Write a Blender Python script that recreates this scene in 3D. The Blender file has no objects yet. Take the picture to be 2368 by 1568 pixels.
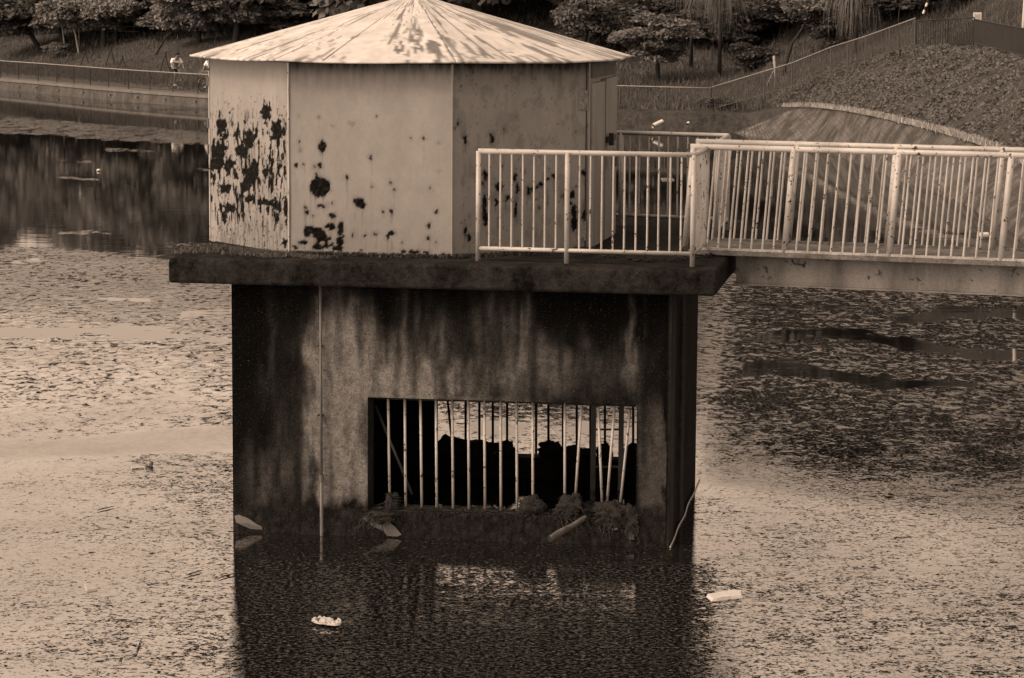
import bpy, math, random
import numpy as np
from math import radians as R_, sin, cos, pi
from mathutils import Vector, Matrix, Euler
random.seed(7); RNG = np.random.default_rng(11)
S = bpy.context.scene
COL = S.collection

# ------------------------------------------------------------------ camera
FPX = 6126.4; PITCH = math.atan(811/FPX); ROLL = R_(-0.373); CH = 5.481
_F = np.array([0, cos(PITCH), -sin(PITCH)]); _U = np.array([0, sin(PITCH), cos(PITCH)]); _X = np.array([1., 0, 0])
CR = cos(ROLL)*_X - sin(ROLL)*_U; CU = sin(ROLL)*_X + cos(ROLL)*_U; CC = np.array([0, 0, CH])
cam = bpy.data.cameras.new("camera"); camo = bpy.data.objects.new("camera", cam); COL.objects.link(camo)
M = Matrix(((CR[0], CU[0], -_F[0], 0), (CR[1], CU[1], -_F[1], 0), (CR[2], CU[2], -_F[2], CH), (0, 0, 0, 1)))
camo.matrix_world = M
cam.sensor_width = 36; cam.lens = 36*FPX/2367; cam.clip_start = 0.5; cam.clip_end = 4000
S.camera = camo
S.render.resolution_x = 1024; S.render.resolution_y = 678

# ------------------------------------------------------------------ light
SUN_EL = 46; SUN_AZ = -118        # azimuth from +Y, negative = left
TINT = (1.0, 0.735, 0.545)
w = bpy.data.worlds.new("World"); S.world = w; w.use_nodes = True
nt = w.node_tree; nt.nodes.clear()
sky = nt.nodes.new('ShaderNodeTexSky'); sky.sky_type = 'NISHITA'; sky.sun_disc = False
sky.sun_elevation = R_(SUN_EL); sky.sun_rotation = R_(SUN_AZ); sky.dust_density = 3.0; sky.air_density = 1.0
bw = nt.nodes.new('ShaderNodeRGBToBW'); vm = nt.nodes.new('ShaderNodeVectorMath'); vm.operation = 'SCALE'
vm.inputs[0].default_value = TINT
bg = nt.nodes.new('ShaderNodeBackground'); bg.inputs[1].default_value = 0.15
wo = nt.nodes.new('ShaderNodeOutputWorld')
nt.links.new(sky.outputs[0], bw.inputs[0]); nt.links.new(bw.outputs[0], vm.inputs['Scale'])
nt.links.new(vm.outputs[0], bg.inputs[0]); nt.links.new(bg.outputs[0], wo.inputs[0])
sl = bpy.data.lights.new("sun", 'SUN'); sl.energy = 0.55; sl.angle = R_(16); sl.color = TINT
so = bpy.data.objects.new("sun", sl); COL.objects.link(so)
sd = Vector((sin(R_(SUN_AZ))*cos(R_(SUN_EL)), cos(R_(SUN_AZ))*cos(R_(SUN_EL)), sin(R_(SUN_EL))))
so.rotation_euler = sd.to_track_quat('Z', 'Y').to_euler(); so.location = (-20, -10, 30)
S.view_settings.view_transform = 'Standard'; S.view_settings.look = 'None'
S.view_settings.exposure = 1.3; S.view_settings.gamma = 1

# ------------------------------------------------------------------ helpers
def ray(x, y): return _F + CR*((x-1183.5)/FPX) + CU*((784-y)/FPX)
def atz(x, y, z):
    r = ray(x, y); return CC + r*((z-CH)/r[2])
def atD(x, y, D):
    r = ray(x, y); return CC + r*(D/r[1])
def onplane(x, y, P, n):
    r = ray(x, y); return CC + r*(((np.array(P)-CC) @ n)/(r @ n))
def col(px, D, z):                       # ground point in column px, at distance D and height z
    k = D*cos(PITCH) + (CH-z)*sin(PITCH)
    return np.array([(px-1183.5)/FPX*k, D, z])

def _h(ix, iy, seed):
    n = (ix.astype(np.int64)*374761393 + iy.astype(np.int64)*668265263 + seed*1442695041) & 0xffffffff
    n = ((n ^ (n >> 13))*1274126177) & 0xffffffff
    return ((n ^ (n >> 16)) & 0xffff)/65535.0
def vnoise(x, y, seed=0):
    x = np.asarray(x, float); y = np.asarray(y, float)
    ix = np.floor(x); iy = np.floor(y); fx = x-ix; fy = y-iy
    fx = fx*fx*(3-2*fx); fy = fy*fy*(3-2*fy)
    a = _h(ix, iy, seed); b = _h(ix+1, iy, seed); c = _h(ix, iy+1, seed); d = _h(ix+1, iy+1, seed)
    return (a*(1-fx)+b*fx)*(1-fy)+(c*(1-fx)+d*fx)*fy
def fbm(x, y, seed=0, o=4):
    s = 0; a = .5; t = 0
    for i in range(o):
        s = s+a*vnoise(x*2**i+i*17.3, y*2**i-i*9.1, seed+i); t += a; a *= .5
    return s/t
def sst(a, b, x):
    t = np.clip((x-a)/(b-a), 0, 1); return t*t*(3-2*t)
def gau(x, y, cx, cy, rx, ry): return np.exp(-((x-cx)/rx)**2-((y-cy)/ry)**2)

class MB:
    def __init__(s): s.v = []; s.f = []; s.n = 0
    def add(s, vs, fs):
        o = s.n; s.v.extend([tuple(map(float, p)) for p in vs]); s.n += len(vs)
        s.f.extend([tuple(i+o for i in q) for q in fs])
    def prism(s, poly, z0, z1):
        n = len(poly)
        s.add([(p[0], p[1], z0) for p in poly]+[(p[0], p[1], z1) for p in poly],
              [tuple(range(n))[::-1], tuple(range(n, 2*n))]+[(i, (i+1) % n, n+(i+1) % n, n+i) for i in range(n)])
    def box(s, c, sx, sy, sz, e=(1, 0, 0), n=(0, 1, 0), u=(0, 0, 1)):
        c = np.array(c, float); e = np.array(e)*sx/2; n = np.array(n)*sy/2; u = np.array(u)*sz/2
        P = [c+a*e+b*n+d*u for d in (-1, 1) for b in (-1, 1) for a in (-1, 1)]
        s.add(P, [(0, 2, 3, 1), (4, 5, 7, 6), (0, 1, 5, 4), (2, 6, 7, 3), (0, 4, 6, 2), (1, 3, 7, 5)])
    def tube(s, pts, r, k=8, cap=True, closed=False):
        pts = [np.array(p, float) for p in pts]; m = len(pts)
        if not hasattr(r, '__len__'): r = [r]*m
        vs = []; pa = None
        for i, p in enumerate(pts):
            if closed: d = pts[(i+1) % m]-pts[i-1]
            else: d = pts[min(i+1, m-1)]-pts[max(i-1, 0)]
            L = np.linalg.norm(d); d = d/(L if L > 1e-9 else 1)
            if pa is None:
                a = np.cross(d, (0, 0, 1.) if abs(d[2]) < .9 else (1., 0, 0))
            else: a = pa-d*(pa@d)
            a = a/np.linalg.norm(a); pa = a; b = np.cross(d, a)
            for j in range(k):
                t = 2*pi*j/k; vs.append(p+r[i]*(cos(t)*a+sin(t)*b))
        fs = []
        for i in range(m if closed else m-1):
            for j in range(k):
                q = (i+1) % m
                fs.append((i*k+j, i*k+(j+1) % k, q*k+(j+1) % k, q*k+j))
        if cap and not closed: fs += [tuple(range(k))[::-1], tuple((m-1)*k+j for j in range(k))]
        s.add(vs, fs)
    def ball(s, c, r, ku=10, kv=6):
        if not hasattr(r, '__len__'): r = (r, r, r)
        vs = []; fs = []
        for i in range(1, kv):
            for j in range(ku):
                a = pi*i/kv; t = 2*pi*j/ku
                vs.append((c[0]+r[0]*sin(a)*cos(t), c[1]+r[1]*sin(a)*sin(t), c[2]+r[2]*cos(a)))
        vs += [(c[0], c[1], c[2]+r[2]), (c[0], c[1], c[2]-r[2])]; T = len(vs)-2
        for i in range(kv-2):
            for j in range(ku): fs.append((i*ku+j, (i+1)*ku+j, (i+1)*ku+(j+1) % ku, i*ku+(j+1) % ku))
        for j in range(ku):
            fs.append((T, j, (j+1) % ku)); q = (kv-2)*ku; fs.append((T+1, q+(j+1) % ku, q+j))
        s.add(vs, fs)
    def build(s, name, mat, parent=None, smooth=False, origin=None, bevel=0):
        o = np.array(wloc(parent)) if parent is not None else np.array(origin if origin is not None else (0, 0, 0), float)
        v = np.array(s.v)-o
        me = bpy.data.meshes.new(name); me.from_pydata(v.tolist(), [], s.f); me.update()
        return link(name, me, mat, parent, o, smooth, bevel)
def wloc(p):
    l = Vector((0, 0, 0))
    while p is not None: l = l+p.location; p = p.parent
    return l
def link(name, me, mat, parent, o, smooth=False, bevel=0):
    ob = bpy.data.objects.new(name, me); COL.objects.link(ob)
    if mat: me.materials.append(mat)
    if smooth: me.polygons.foreach_set('use_smooth', [True]*len(me.polygons))
    if parent is not None: ob.parent = parent
    else: ob.location = tuple(o)
    if bevel:
        b = ob.modifiers.new('bevel', 'BEVEL'); b.width = bevel; b.segments = 3; b.limit_method = 'ANGLE'
    return ob
def tag(o, label=None, cat=None, group=None, kind=None):
    if label: o['label'] = label
    if cat: o['category'] = cat
    if group: o['group'] = group
    if kind: o['kind'] = kind
    return o
def thing(name, loc, label, cat, group=None):
    o = bpy.data.objects.new(name, None); COL.objects.link(o); o.location = tuple(float(a) for a in loc)
    o.empty_display_size = .1
    return tag(o, label, cat, group)
def npmesh(name, v, q, attrs=None, uv=None):
    me = bpy.data.meshes.new(name); v = np.asarray(v, np.float32); q = np.asarray(q, np.int32)
    k = q.shape[1]
    me.vertices.add(len(v)); me.vertices.foreach_set('co', v.ravel())
    me.loops.add(q.size); me.loops.foreach_set('vertex_index', q.ravel())
    me.polygons.add(len(q)); me.polygons.foreach_set('loop_start', np.arange(0, q.size, k, dtype=np.int32))
    me.polygons.foreach_set('loop_total', np.full(len(q), k, np.int32))
    me.update(calc_edges=True); me.validate()
    for nme, a in (attrs or {}).items():
        at = me.attributes.new(nme, 'FLOAT', 'POINT'); at.data.foreach_set('value', np.asarray(a, np.float32).ravel())
    if uv is not None:
        L = me.uv_layers.new(name='UVMap'); L.data.foreach_set('uv', np.asarray(uv, np.float32)[q.ravel()].ravel())
    return me
def gridq(nr, nc):
    i = np.arange(nr-1)[:, None]*nc+np.arange(nc-1)[None, :]
    return np.stack([i, i+1, i+nc+1, i+nc], -1).reshape(-1, 4)

# ------------------------------------------------------------------ materials
class NT:
    def __init__(s, name):
        s.m = bpy.data.materials.new(name); s.m.use_nodes = True; s.t = s.m.node_tree
        s.b = s.t.nodes['Principled BSDF']; s.out = s.t.nodes['Material Output']
        s.tc = s.t.nodes.new('ShaderNodeTexCoord'); s.co = s.tc.outputs['Object']
    def N(s, k): return s.t.nodes.new(k)
    def L(s, a, b): s.t.links.new(a, b)
    def noise(s, scale, det=4, rough=.55, stretch=None, co=None, dist=0):
        c = co or s.co
        if stretch:
            mp = s.N('ShaderNodeMapping'); mp.inputs['Scale'].default_value = stretch; s.L(c, mp.inputs[0]); c = mp.outputs[0]
        n = s.N('ShaderNodeTexNoise'); n.inputs['Scale'].default_value = scale; n.inputs['Detail'].default_value = det
        n.inputs['Roughness'].default_value = rough; n.inputs['Distortion'].default_value = dist; s.L(c, n.inputs[0]); return n.outputs[0]
    def ramp(s, f, pts):
        r = s.N('ShaderNodeValToRGB'); s.L(f, r.inputs[0]); e = r.color_ramp.elements
        while len(e) < len(pts): e.new(.5)
        for i, (p, c) in enumerate(pts): e[i].position = p; e[i].color = (c, c, c, 1)
        return r.outputs[0]
    def math(s, op, a, b=None, c=None, clamp=False):
        m = s.N('ShaderNodeMath'); m.operation = op; m.use_clamp = clamp
        for i, x in enumerate((a, b, c)):
            if x is None: continue
            if isinstance(x, (int, float)): m.inputs[i].default_value = x
            else: s.L(x, m.inputs[i])
        return m.outputs[0]
    def mix(s, f, a, b):
        m = s.N('ShaderNodeMix'); m.data_type = 'FLOAT'
        for i, x in ((0, f), (2, a), (3, b)):
            if isinstance(x, (int, float)): m.inputs[i].default_value = x
            else: s.L(x, m.inputs[i])
        return m.outputs[0]
    def attr(s, n):
        a = s.N('ShaderNodeAttribute'); a.attribute_name = n; return a.outputs['Fac']
    def bump(s, h, st=.5, d=.01, nrm=None):
        b = s.N('ShaderNodeBump'); b.inputs['Distance'].default_value = d
        if isinstance(st, (int, float)): b.inputs['Strength'].default_value = st
        else: s.L(st, b.inputs['Strength'])
        s.L(h, b.inputs['Height'])
        if nrm: s.L(nrm, b.inputs['Normal'])
        return b.outputs[0]
    def fin(s, colr, rough=.8, nrm=None, spec=.3):
        if isinstance(colr, (int, float)): s.b.inputs['Base Color'].default_value = (colr, colr, colr, 1)
        else: s.L(colr, s.b.inputs['Base Color'])
        if isinstance(rough, (int, float)): s.b.inputs['Roughness'].default_value = rough
        else: s.L(rough, s.b.inputs['Roughness'])
        s.b.inputs['Specular IOR Level'].default_value = spec
        if nrm: s.L(nrm, s.b.inputs['Normal'])
        return s.m

def m_simple(name, a, b, scale=8, rough=.8, bump=.3, bd=.01, spec=.25, stretch=None):
    n = NT(name); f = n.noise(scale, 5, .6, stretch); f2 = n.noise(scale*7, 3, .6, stretch)
    c = n.ramp(n.math('ADD', n.math('MULTIPLY', f, .65), n.math('MULTIPLY', f2, .35)), [(.32, a), (.68, b)])
    return n.fin(c, rough, n.bump(f2, bump, bd), spec)

def m_paint():
    n = NT('chipped_white_paint')
    a = n.noise(9, 4, .6); b = n.noise(38, 4, .6); c = n.noise(3, 3, .5)
    chip = n.ramp(n.math('ADD', n.math('MULTIPLY', a, .55), n.math('MULTIPLY', b, .5)), [(.605, 0), (.63, 1)])
    base = n.mix(n.ramp(c, [(.35, 0), (.65, 1)]), .27, .40)
    base = n.mix(n.ramp(b, [(.5, 0), (.9, 1)]), base, .3)
    return n.fin(n.mix(chip, base, .03), n.mix(chip, .45, .9), n.bump(chip, -.6, .004), .4)

def m_panel(name, base):
    n = NT(name); r = n.attr('rust'); st = n.attr('stain_shade')
    g = n.noise(30, 4, .6); g2 = n.noise(2.2, 4, .6, (1, 1, .35)); sp = n.noise(75, 2, .5)
    b0 = n.math('MULTIPLY', base, n.mix(n.ramp(g2, [(.3, 0), (.7, 1)]), .86, 1.04))
    b0 = n.math('MULTIPLY', b0, n.mix(n.ramp(sp, [(.66, 0), (.74, 1)]), 1, .72))
    b0 = n.math('MULTIPLY', b0, n.mix(n.ramp(n.noise(9, 5, .7, (1, 1, .6)), [(.35, 0), (.65, 1)]), .93, 1.04)); b0 = n.math('MULTIPLY', b0, n.mix(n.ramp(n.noise(130, 2, .6), [(.35, 0), (.65, 1)]), .93, 1.05))
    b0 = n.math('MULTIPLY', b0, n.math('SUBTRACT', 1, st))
    rc = n.mix(n.ramp(g, [(.45, 0), (.8, 1)]), .003, .022)
    return n.fin(n.mix(r, b0, rc), n.mix(r, .55, .95), n.bump(n.math('ADD', n.math('MULTIPLY', r, -1), n.math('MULTIPLY', g, .15)), .8, .006), .06)

def m_roof():
    n = NT('weathered_roof_paint'); r = n.attr('rust'); g = n.noise(40, 4, .6); g2 = n.noise(5, 5, .65)
    b0 = n.mix(n.ramp(g2, [(.3, 0), (.7, 1)]), .40, .58)
    b0 = n.mix(n.ramp(g, [(.62, 0), (.72, 1)]), b0, .45)
    return n.fin(n.mix(r, b0, n.mix(g, .05, .17)), .75, n.bump(n.math('SUBTRACT', n.math('MULTIPLY', g, .3), r), .6, .006), .2)

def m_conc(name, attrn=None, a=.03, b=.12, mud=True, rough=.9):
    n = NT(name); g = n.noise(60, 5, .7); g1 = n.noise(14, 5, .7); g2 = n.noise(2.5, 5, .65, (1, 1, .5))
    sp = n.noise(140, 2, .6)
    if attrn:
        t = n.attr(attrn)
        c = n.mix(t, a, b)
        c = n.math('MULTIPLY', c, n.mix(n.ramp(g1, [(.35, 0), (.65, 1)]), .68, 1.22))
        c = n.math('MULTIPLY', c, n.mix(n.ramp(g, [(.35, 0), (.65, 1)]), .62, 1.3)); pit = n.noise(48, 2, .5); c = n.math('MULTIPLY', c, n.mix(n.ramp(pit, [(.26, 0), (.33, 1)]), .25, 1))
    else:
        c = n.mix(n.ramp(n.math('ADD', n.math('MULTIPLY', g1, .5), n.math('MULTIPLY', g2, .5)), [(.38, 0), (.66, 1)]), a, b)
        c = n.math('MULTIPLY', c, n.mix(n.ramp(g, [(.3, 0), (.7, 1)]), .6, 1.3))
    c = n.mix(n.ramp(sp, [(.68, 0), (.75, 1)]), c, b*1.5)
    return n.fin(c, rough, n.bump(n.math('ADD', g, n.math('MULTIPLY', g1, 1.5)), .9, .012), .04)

def m_leaf(name, a, b):
    n = NT(name); oi = n.N('ShaderNodeObjectInfo'); f = n.noise(1.3, 3, .6); ge = n.N('ShaderNodeNewGeometry')
    r = ge.outputs['Random Per Island']
    c = n.mix(n.math('ADD', n.math('MULTIPLY', f, .5), n.math('MULTIPLY', r, .5)), a, b)
    c = n.math('MULTIPLY', c, n.mix(oi.outputs['Random'], .8, 1.2))
    n.fin(c, .6, None, .3)
    tr = n.N('ShaderNodeBsdfTranslucent'); n.L(c, tr.inputs[0]); ms = n.N('ShaderNodeMixShader'); ms.inputs[0].default_value = .3
    n.L(n.b.outputs[0], ms.inputs[1]); n.L(tr.outputs[0], ms.inputs[2]); n.L(ms.outputs[0], n.out.inputs[0])
    return n.m

def m_water():
    n = NT('pond_water'); scum = n.attr('scum'); cl = n.attr('clump'); bp = n.attr('rough')
    t = n.t; gp = n.N('ShaderNodeNewGeometry').outputs['Position']
    big = n.noise(.55, 5, .65, None, gp); mid = n.noise(3.2, 5, .65, (1, 1.3, 1), gp, .4); fine = n.noise(17, 5, .68, (.95, 1, 1), gp, 1.1)
    vf = n.noise(34, 3, .6, (1, 1.2, 1), gp)
    # film coverage, broken up by noise at its edges
    k = n.math('ADD', scum, n.math('MULTIPLY', n.math('SUBTRACT', n.math('ADD', n.math('MULTIPLY', mid, .55), n.math('MULTIPLY', fine, .45)), .5), 1.6))
    k = n.math('ADD', k, n.math('MULTIPLY', n.math('SUBTRACT', n.noise(1.5, 5, .72, (1, .3, 1), gp), .5), 1.5))
    film = n.ramp(k, [(.44, 0), (.50, 1)])
    # small floating weed clumps
    far = n.attr('far'); mid2 = n.noise(6.6, 5, .68, (1.0, .6, 1), gp, .9)
    qn = n.math('ADD', n.math('MULTIPLY', fine, .62), n.math('ADD', n.math('MULTIPLY', vf, .25), n.math('MULTIPLY', mid, .2)))
    qf = n.math('ADD', n.math('MULTIPLY', mid2, .66), n.math('ADD', n.math('MULTIPLY', fine, .25), n.math('MULTIPLY', mid, .16)))
    q = n.mix(far, qn, qf)
    q = n.math('ADD', q, n.math('MULTIPLY', n.math('SUBTRACT', cl, .5), .24))
    weed = n.math('MULTIPLY', n.ramp(q, [(.560, 0), (.60, 1)]), film)
    ripple = n.bump(n.mix(far, n.math('ADD', fine, n.math('MULTIPLY', vf, .4)), n.math('MULTIPLY', mid2, 3.4)), n.math('MULTIPLY', bp, film), .03)
    clear = n.bump(n.noise(2.0, 2, .5, (.5, 1.5, 1), gp), .12, .01)
    # clear water
    n.fin(.004, .03, clear, .5); n.b.inputs['IOR'].default_value = 1.33
    # film: dull mirror with a little dust in it
    gl = n.N('ShaderNodeBsdfGlossy'); gl.inputs['Roughness'].default_value = .02; n.L(ripple, gl.inputs['Normal'])
    tone = n.math('MULTIPLY', n.math('MULTIPLY', n.attr('sky_gloss'), n.mix(n.ramp(big, [(.35, 0), (.65, 1)]), .80, .97)), n.mix(n.ramp(bp, [(0, 0), (.04, 1)]), .80, 1.0)); tone = n.math('MULTIPLY', tone, n.mix(n.ramp(n.mix(far, fine, mid2), [(.38, 0), (.60, 1)]), 1.08, .86)); cb = n.N('ShaderNodeCombineColor')
    for i in range(3): n.L(tone, cb.inputs[i])
    n.L(cb.outputs[0], gl.inputs[0])
    df = n.N('ShaderNodeBsdfDiffuse'); df.inputs[0].default_value = (.012, .012, .012, 1); n.L(ripple, df.inputs['Normal'])
    mf = n.N('ShaderNodeMixShader'); mf.inputs[0].default_value = .72
    n.L(df.outputs[0], mf.inputs[1]); n.L(gl.outputs[0], mf.inputs[2])
    wd = n.N('ShaderNodeBsdfDiffuse'); spk = n.noise(24, 3, .7, None, gp); wc = n.N('ShaderNodeCombineColor'); wv_ = n.mix(n.ramp(spk, [(.50, 0), (.66, 1)]), .004, .085)
    for i in range(3): n.L(wv_, wc.inputs[i])
    n.L(wc.outputs[0], wd.inputs['Color'])
    n.L(n.bump(vf, .9, .03), wd.inputs['Normal'])
    m1 = n.N('ShaderNodeMixShader'); n.L(film, m1.inputs[0]); n.L(n.b.outputs[0], m1.inputs[1]); n.L(mf.outputs[0], m1.inputs[2])
    m2 = n.N('ShaderNodeMixShader'); n.L(weed, m2.inputs[0]); n.L(m1.outputs[0], m2.inputs[1]); n.L(wd.outputs[0], m2.inputs[2])
    n.L(m2.outputs[0], n.out.inputs[0])
    return n.m

M_PAINT = m_paint(); M_PANEL = m_panel('rusted_panel_paint', .235); M_ROOF = m_roof()
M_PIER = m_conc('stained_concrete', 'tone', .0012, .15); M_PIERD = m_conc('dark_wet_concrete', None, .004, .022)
M_SLAB = m_conc('mossy_slab_concrete', None, .003, .034); M_DECK = m_conc('deck_concrete', None, .07, .2)
M_BANK = m_conc('bank_wall_concrete', None, .045, .13); M_CURB = m_conc('kerb_concrete', None, .12, .22)
n = NT('grimy_girder_paint'); a = n.noise(2.2, 5, .65, (1, 1, .25)); b = n.noise(9, 5, .7); c = n.noise(60, 3, .6)
f = n.mix(n.ramp(a, [(.35, 0), (.6, 1)]), .07, .165); f = n.math('MULTIPLY', f, n.mix(n.ramp(c, [(.3, 0), (.7, 1)]), .8, 1.15)); f = n.mix(n.ramp(b, [(.60, 0), (.68, 1)]), f, .022)
M_GIRD = n.fin(f, .8, n.bump(b, .5, .01), .15)
M_RUST = m_simple('rusted_iron', .006, .03, 20, .9, .5); M_DARK = m_simple('dark_metal', .01, .02, 20, .6, .2)
M_FENCE = m_simple('dark_fence_paint', .018, .04, 6, .6, .2); M_RAIL = m_simple('pale_fence_rail', .16, .26, 6, .6, .2)
M_BAR = m_paint(); M_BAR.name = 'chipped_bar_paint'
M_BARK = m_simple('bark', .012, .045, 10, .9, .8, .03); M_PALEBARK = m_simple('pale_bark', .16, .32, 8, .9, .6, .02)
M_LEAFL = m_leaf('leaf_light', .06, .30); M_LEAFM = m_leaf('leaf_mid', .05, .22); M_LEAFD = m_leaf('leaf_dark', .02, .11)
M_WILLOW = m_leaf('willow_leaf', .06, .24)
M_COVER = m_leaf('ground_cover_leaf', .035, .20)
M_WHITE = m_simple('white_plastic', .5, .65, 6, .5, .2); M_BLACK = m_simple('black_rubber', .01, .02, 10, .7, .2)
M_SKIN = m_simple('skin', .16, .22, 6, .6, .1); M_HAIR = m_simple('hair', .008, .015, 30, .6, .3)
M_CLOTH = m_simple('white_cotton', .75, .85, 12, .9, .3); M_SHORTS = m_simple('black_cloth', .01, .02, 12, .9, .3)
M_CHROME = m_simple('bicycle_metal', .10, .2, 12, .3, .1, .01, .6)
M_WEED = m_simple('wet_weed', .004, .035, 14, .8, .9, .03); M_DRYWEED = m_simple('dry_weed', .012, .06, 14, .9, .8, .03)
M_WOOD = m_simple('driftwood', .03, .13, 9, .85, .6, .01, .2, (1, 1, 1)); M_MOSS = m_simple('moss', .02, .14, 25, .95, .9, .02)
M_ROPE = m_simple('pale_rope', .5, .7, 40, .9, .5); M_PIPE = m_simple('galvanised_pipe', .02, .13, 7, .5, .2, .01, .5, (1, 1, .2))
M_SHEET = m_simple('torn_sheet', .07, .16, 12, .8, .5)

def proj(P):
    P = np.atleast_2d(P).astype(float)-CC; k = P @ _F
    return 1183.5+FPX*(P @ CR)/k, 784-FPX*(P @ CU)/k

# ------------------------------------------------------------------ terrain
SHORE = [(-700, 142), (-400, 165), (-200, 187), (0, 208), (84, 214), (175, 225), (318, 238), (485, 251), (800, 268), (1100, 283), (1415, 297), (1640, 303), (1735, 306)]
KEYS = {-700: [(200, .72), (204, .8), (222, 2.8), (245, 6), (360, 18)],
    0: [(143.6, .5), (147, .62), (163, 2.6), (180, 3.4), (215, 8), (330, 21)],
    270: [(130.3, .5), (133.5, .62), (150, 2.7), (166, 3.6), (205, 8), (330, 23)],
    485: [(121.3, .5), (124.8, .62), (140, 2.6), (158, 4.2), (200, 11), (330, 27)],
    1000: [(110.5, .7), (113.5, .8), (128, 2.9), (145, 6), (190, 13), (330, 26)],
    1415: [(104.2, .7), (106.2, .85), (118, 2.0), (135, 5.2), (170, 13), (330, 32)],
    1734: [(102.2, .7), (105, .9), (116, 2.4), (130, 5.5), (160, 13), (330, 36)],
    1950: [(96, 1.7), (101, 2.2), (111, 4), (125, 8), (155, 17), (330, 42)],
    2118: [(91, 2.7), (96, 2.95), (106, 5), (120, 9.5), (150, 19), (330, 45)],
    2367: [(78, 2.7), (83, 2.9), (94, 5.2), (110, 10), (150, 21), (330, 48)],
    2700: [(63, 2.2), (69, 2.5), (82, 5), (100, 10), (150, 24), (330, 50)],
    3100: [(50, 1.8), (56, 2.2), (70, 5), (95, 11), (150, 26), (330, 52)]}
KX = sorted(KEYS)
def prof(px, i=None):
    px = min(max(px, KX[0]), KX[-1]); j = max(0, min(len(KX)-2, int(np.searchsorted(KX, px)-1)))
    a, b = KX[j], KX[j+1]; t = (px-a)/(b-a)
    A = list(KEYS[a]); B = list(KEYS[b])
    while len(A) < len(B): A.append((A[-1][0]+1, A[-1][1]))
    while len(B) < len(A): B.append((B[-1][0]+1, B[-1][1]))
    return [((1-t)*p[0]+t*q[0], (1-t)*p[1]+t*q[1]) for p, q in zip(A, B)]
def tz(px, D):
    P = prof(px); return float(np.interp(D, [p[0] for p in P], [p[1] for p in P]))
def ground(px, y):                       # point of the hillside seen at picture height y in column px
    P = prof(px); best = None
    for D in np.linspace(P[0][0], P[-1][0], 900):
        q = col(px, D, tz(px, D)); yy = proj(q)[1][0]
        if best is None or abs(yy-y) < best[0]: best = (abs(yy-y), q)
        if yy < y-1: break
    return best[1]

pxs = np.arange(-700, 3101, 25); ts = np.concatenate([[0], np.linspace(0, 1, 46)**1.5])
V = []
for i, px in enumerate(pxs):
    P = prof(px); D0, D1 = P[0][0], P[-1][0]
    for j, t in enumerate(ts):
        D = D0+(D1-D0)*t; z = tz(px, D)
        q = col(px, D, z)
        if j == 0: z = -1.0
        elif j > 3: z += (fbm(q[0]*.25, q[1]*.25, 3)-.5)*min(.9, (D-D0)*.04)
        V.append((q[0], q[1], z))
Q = gridq(len(pxs), len(ts))
n = NT('hillside_grass'); a = n.noise(.35, 5, .6); b = n.noise(3.5, 6, .75)
c = n.ramp(n.math('ADD', n.math('MULTIPLY', a, .4), n.math('MULTIPLY', b, .6)), [(.35, .02), (.65, .10)])
M_GRASS = n.fin(c, .95, n.bump(b, 1, .25), .1)
hs = link('hillside', npmesh('hillside', V, Q), M_GRASS, None, (0, 0, 0), True); tag(hs, kind='structure')

# retaining wall along the far shore, with its weep pipes
sp = [atz(x, y, 0) for x, y in SHORE]
def resamp(P, d):
    P = [np.array(p, float) for p in P]; out = [P[0]]
    for a, b in zip(P[:-1], P[1:]):
        m = max(1, int(np.linalg.norm(b-a)/d)); out += [a+(b-a)*k/m for k in range(1, m+1)]
    return out
def smooth_path(P, it=2):
    for _ in range(it): P = [P[0]]+[(P[i-1]+2*P[i]+P[i+1])/4 for i in range(1, len(P)-1)]+[P[-1]]
    return P
sp = smooth_path(resamp(sp, 2.0), 4)
def KH(p):                               # the wall is a little lower on the left
    return float(np.interp(proj(np.array([p[0], p[1], 0.]))[0][0], [500, 1300], [-.17, 0]))
def offs(P, d):
    out = []
    for i, p in enumerate(P):
        t = P[min(i+1, len(P)-1)]-P[max(i-1, 0)]; t = t[:2]/np.linalg.norm(t[:2])
        out.append(np.array([p[0]-t[1]*d, p[1]+t[0]*d, p[2]]))
    return out
wall = thing('retaining_wall', (sp[20][0], sp[20][1], 0), 'long low concrete retaining wall with a pale kerb at the far water edge below the fence', 'retaining wall')
m = MB(); s1 = offs(sp, .10); s2 = offs(sp, .55)
vs = [];
for a, b, c in zip(sp, s1, s2): h_ = KH(a); vs += [(a[0], a[1], -.6), (a[0], a[1], 0), (b[0], b[1], .62+h_), (c[0], c[1], .62+h_)]
fs = []
for i in range(len(sp)-1):
    for j in range(3): fs.append((i*4+j, i*4+4+j, i*4+5+j, i*4+1+j))
m.add(vs, fs); m.build('wall_face', M_BANK, wall)
m = MB(); k0 = offs(sp, .05); k1 = offs(sp, .33); vs = []
for a, b in zip(k0, k1): h_ = KH(a); vs += [(a[0], a[1], .61+h_), (a[0], a[1], .72+h_), (b[0], b[1], .72+h_), (b[0], b[1], .61+h_)]
fs = []
for i in range(len(sp)-1):
    for j in range(3): fs.append((i*4+j, i*4+4+j, i*4+5+j, i*4+1+j))
m.add(vs, fs); m.build('kerb', M_CURB, wall)
for X, Y in [(215, 130), (400, 150), (645, 185), (915, 210), (1215, 232), (1513, 265), (1820, 280), (2155, 305)]:
    px, py = X/2.753*.5779, (300+Y/2.753)*.5779
    i = min(range(len(sp)), key=lambda i: abs(proj(sp[i])[0][0]-px)); j = i+1 if proj(sp[i])[0][0] < px else i-1
    a0 = proj(sp[i])[0][0]; b0 = proj(sp[j])[0][0]; p = sp[i]+(sp[j]-sp[i])*(px-a0)/(b0-a0)
    z = .27; q = p+np.array([0, .05, z]); m = MB(); m.tube([q+[.02, .1, .02], q+[-.06, -.16, -.02]], .036, 8); m.build('weep_pipe', M_RAIL, wall)
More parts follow.
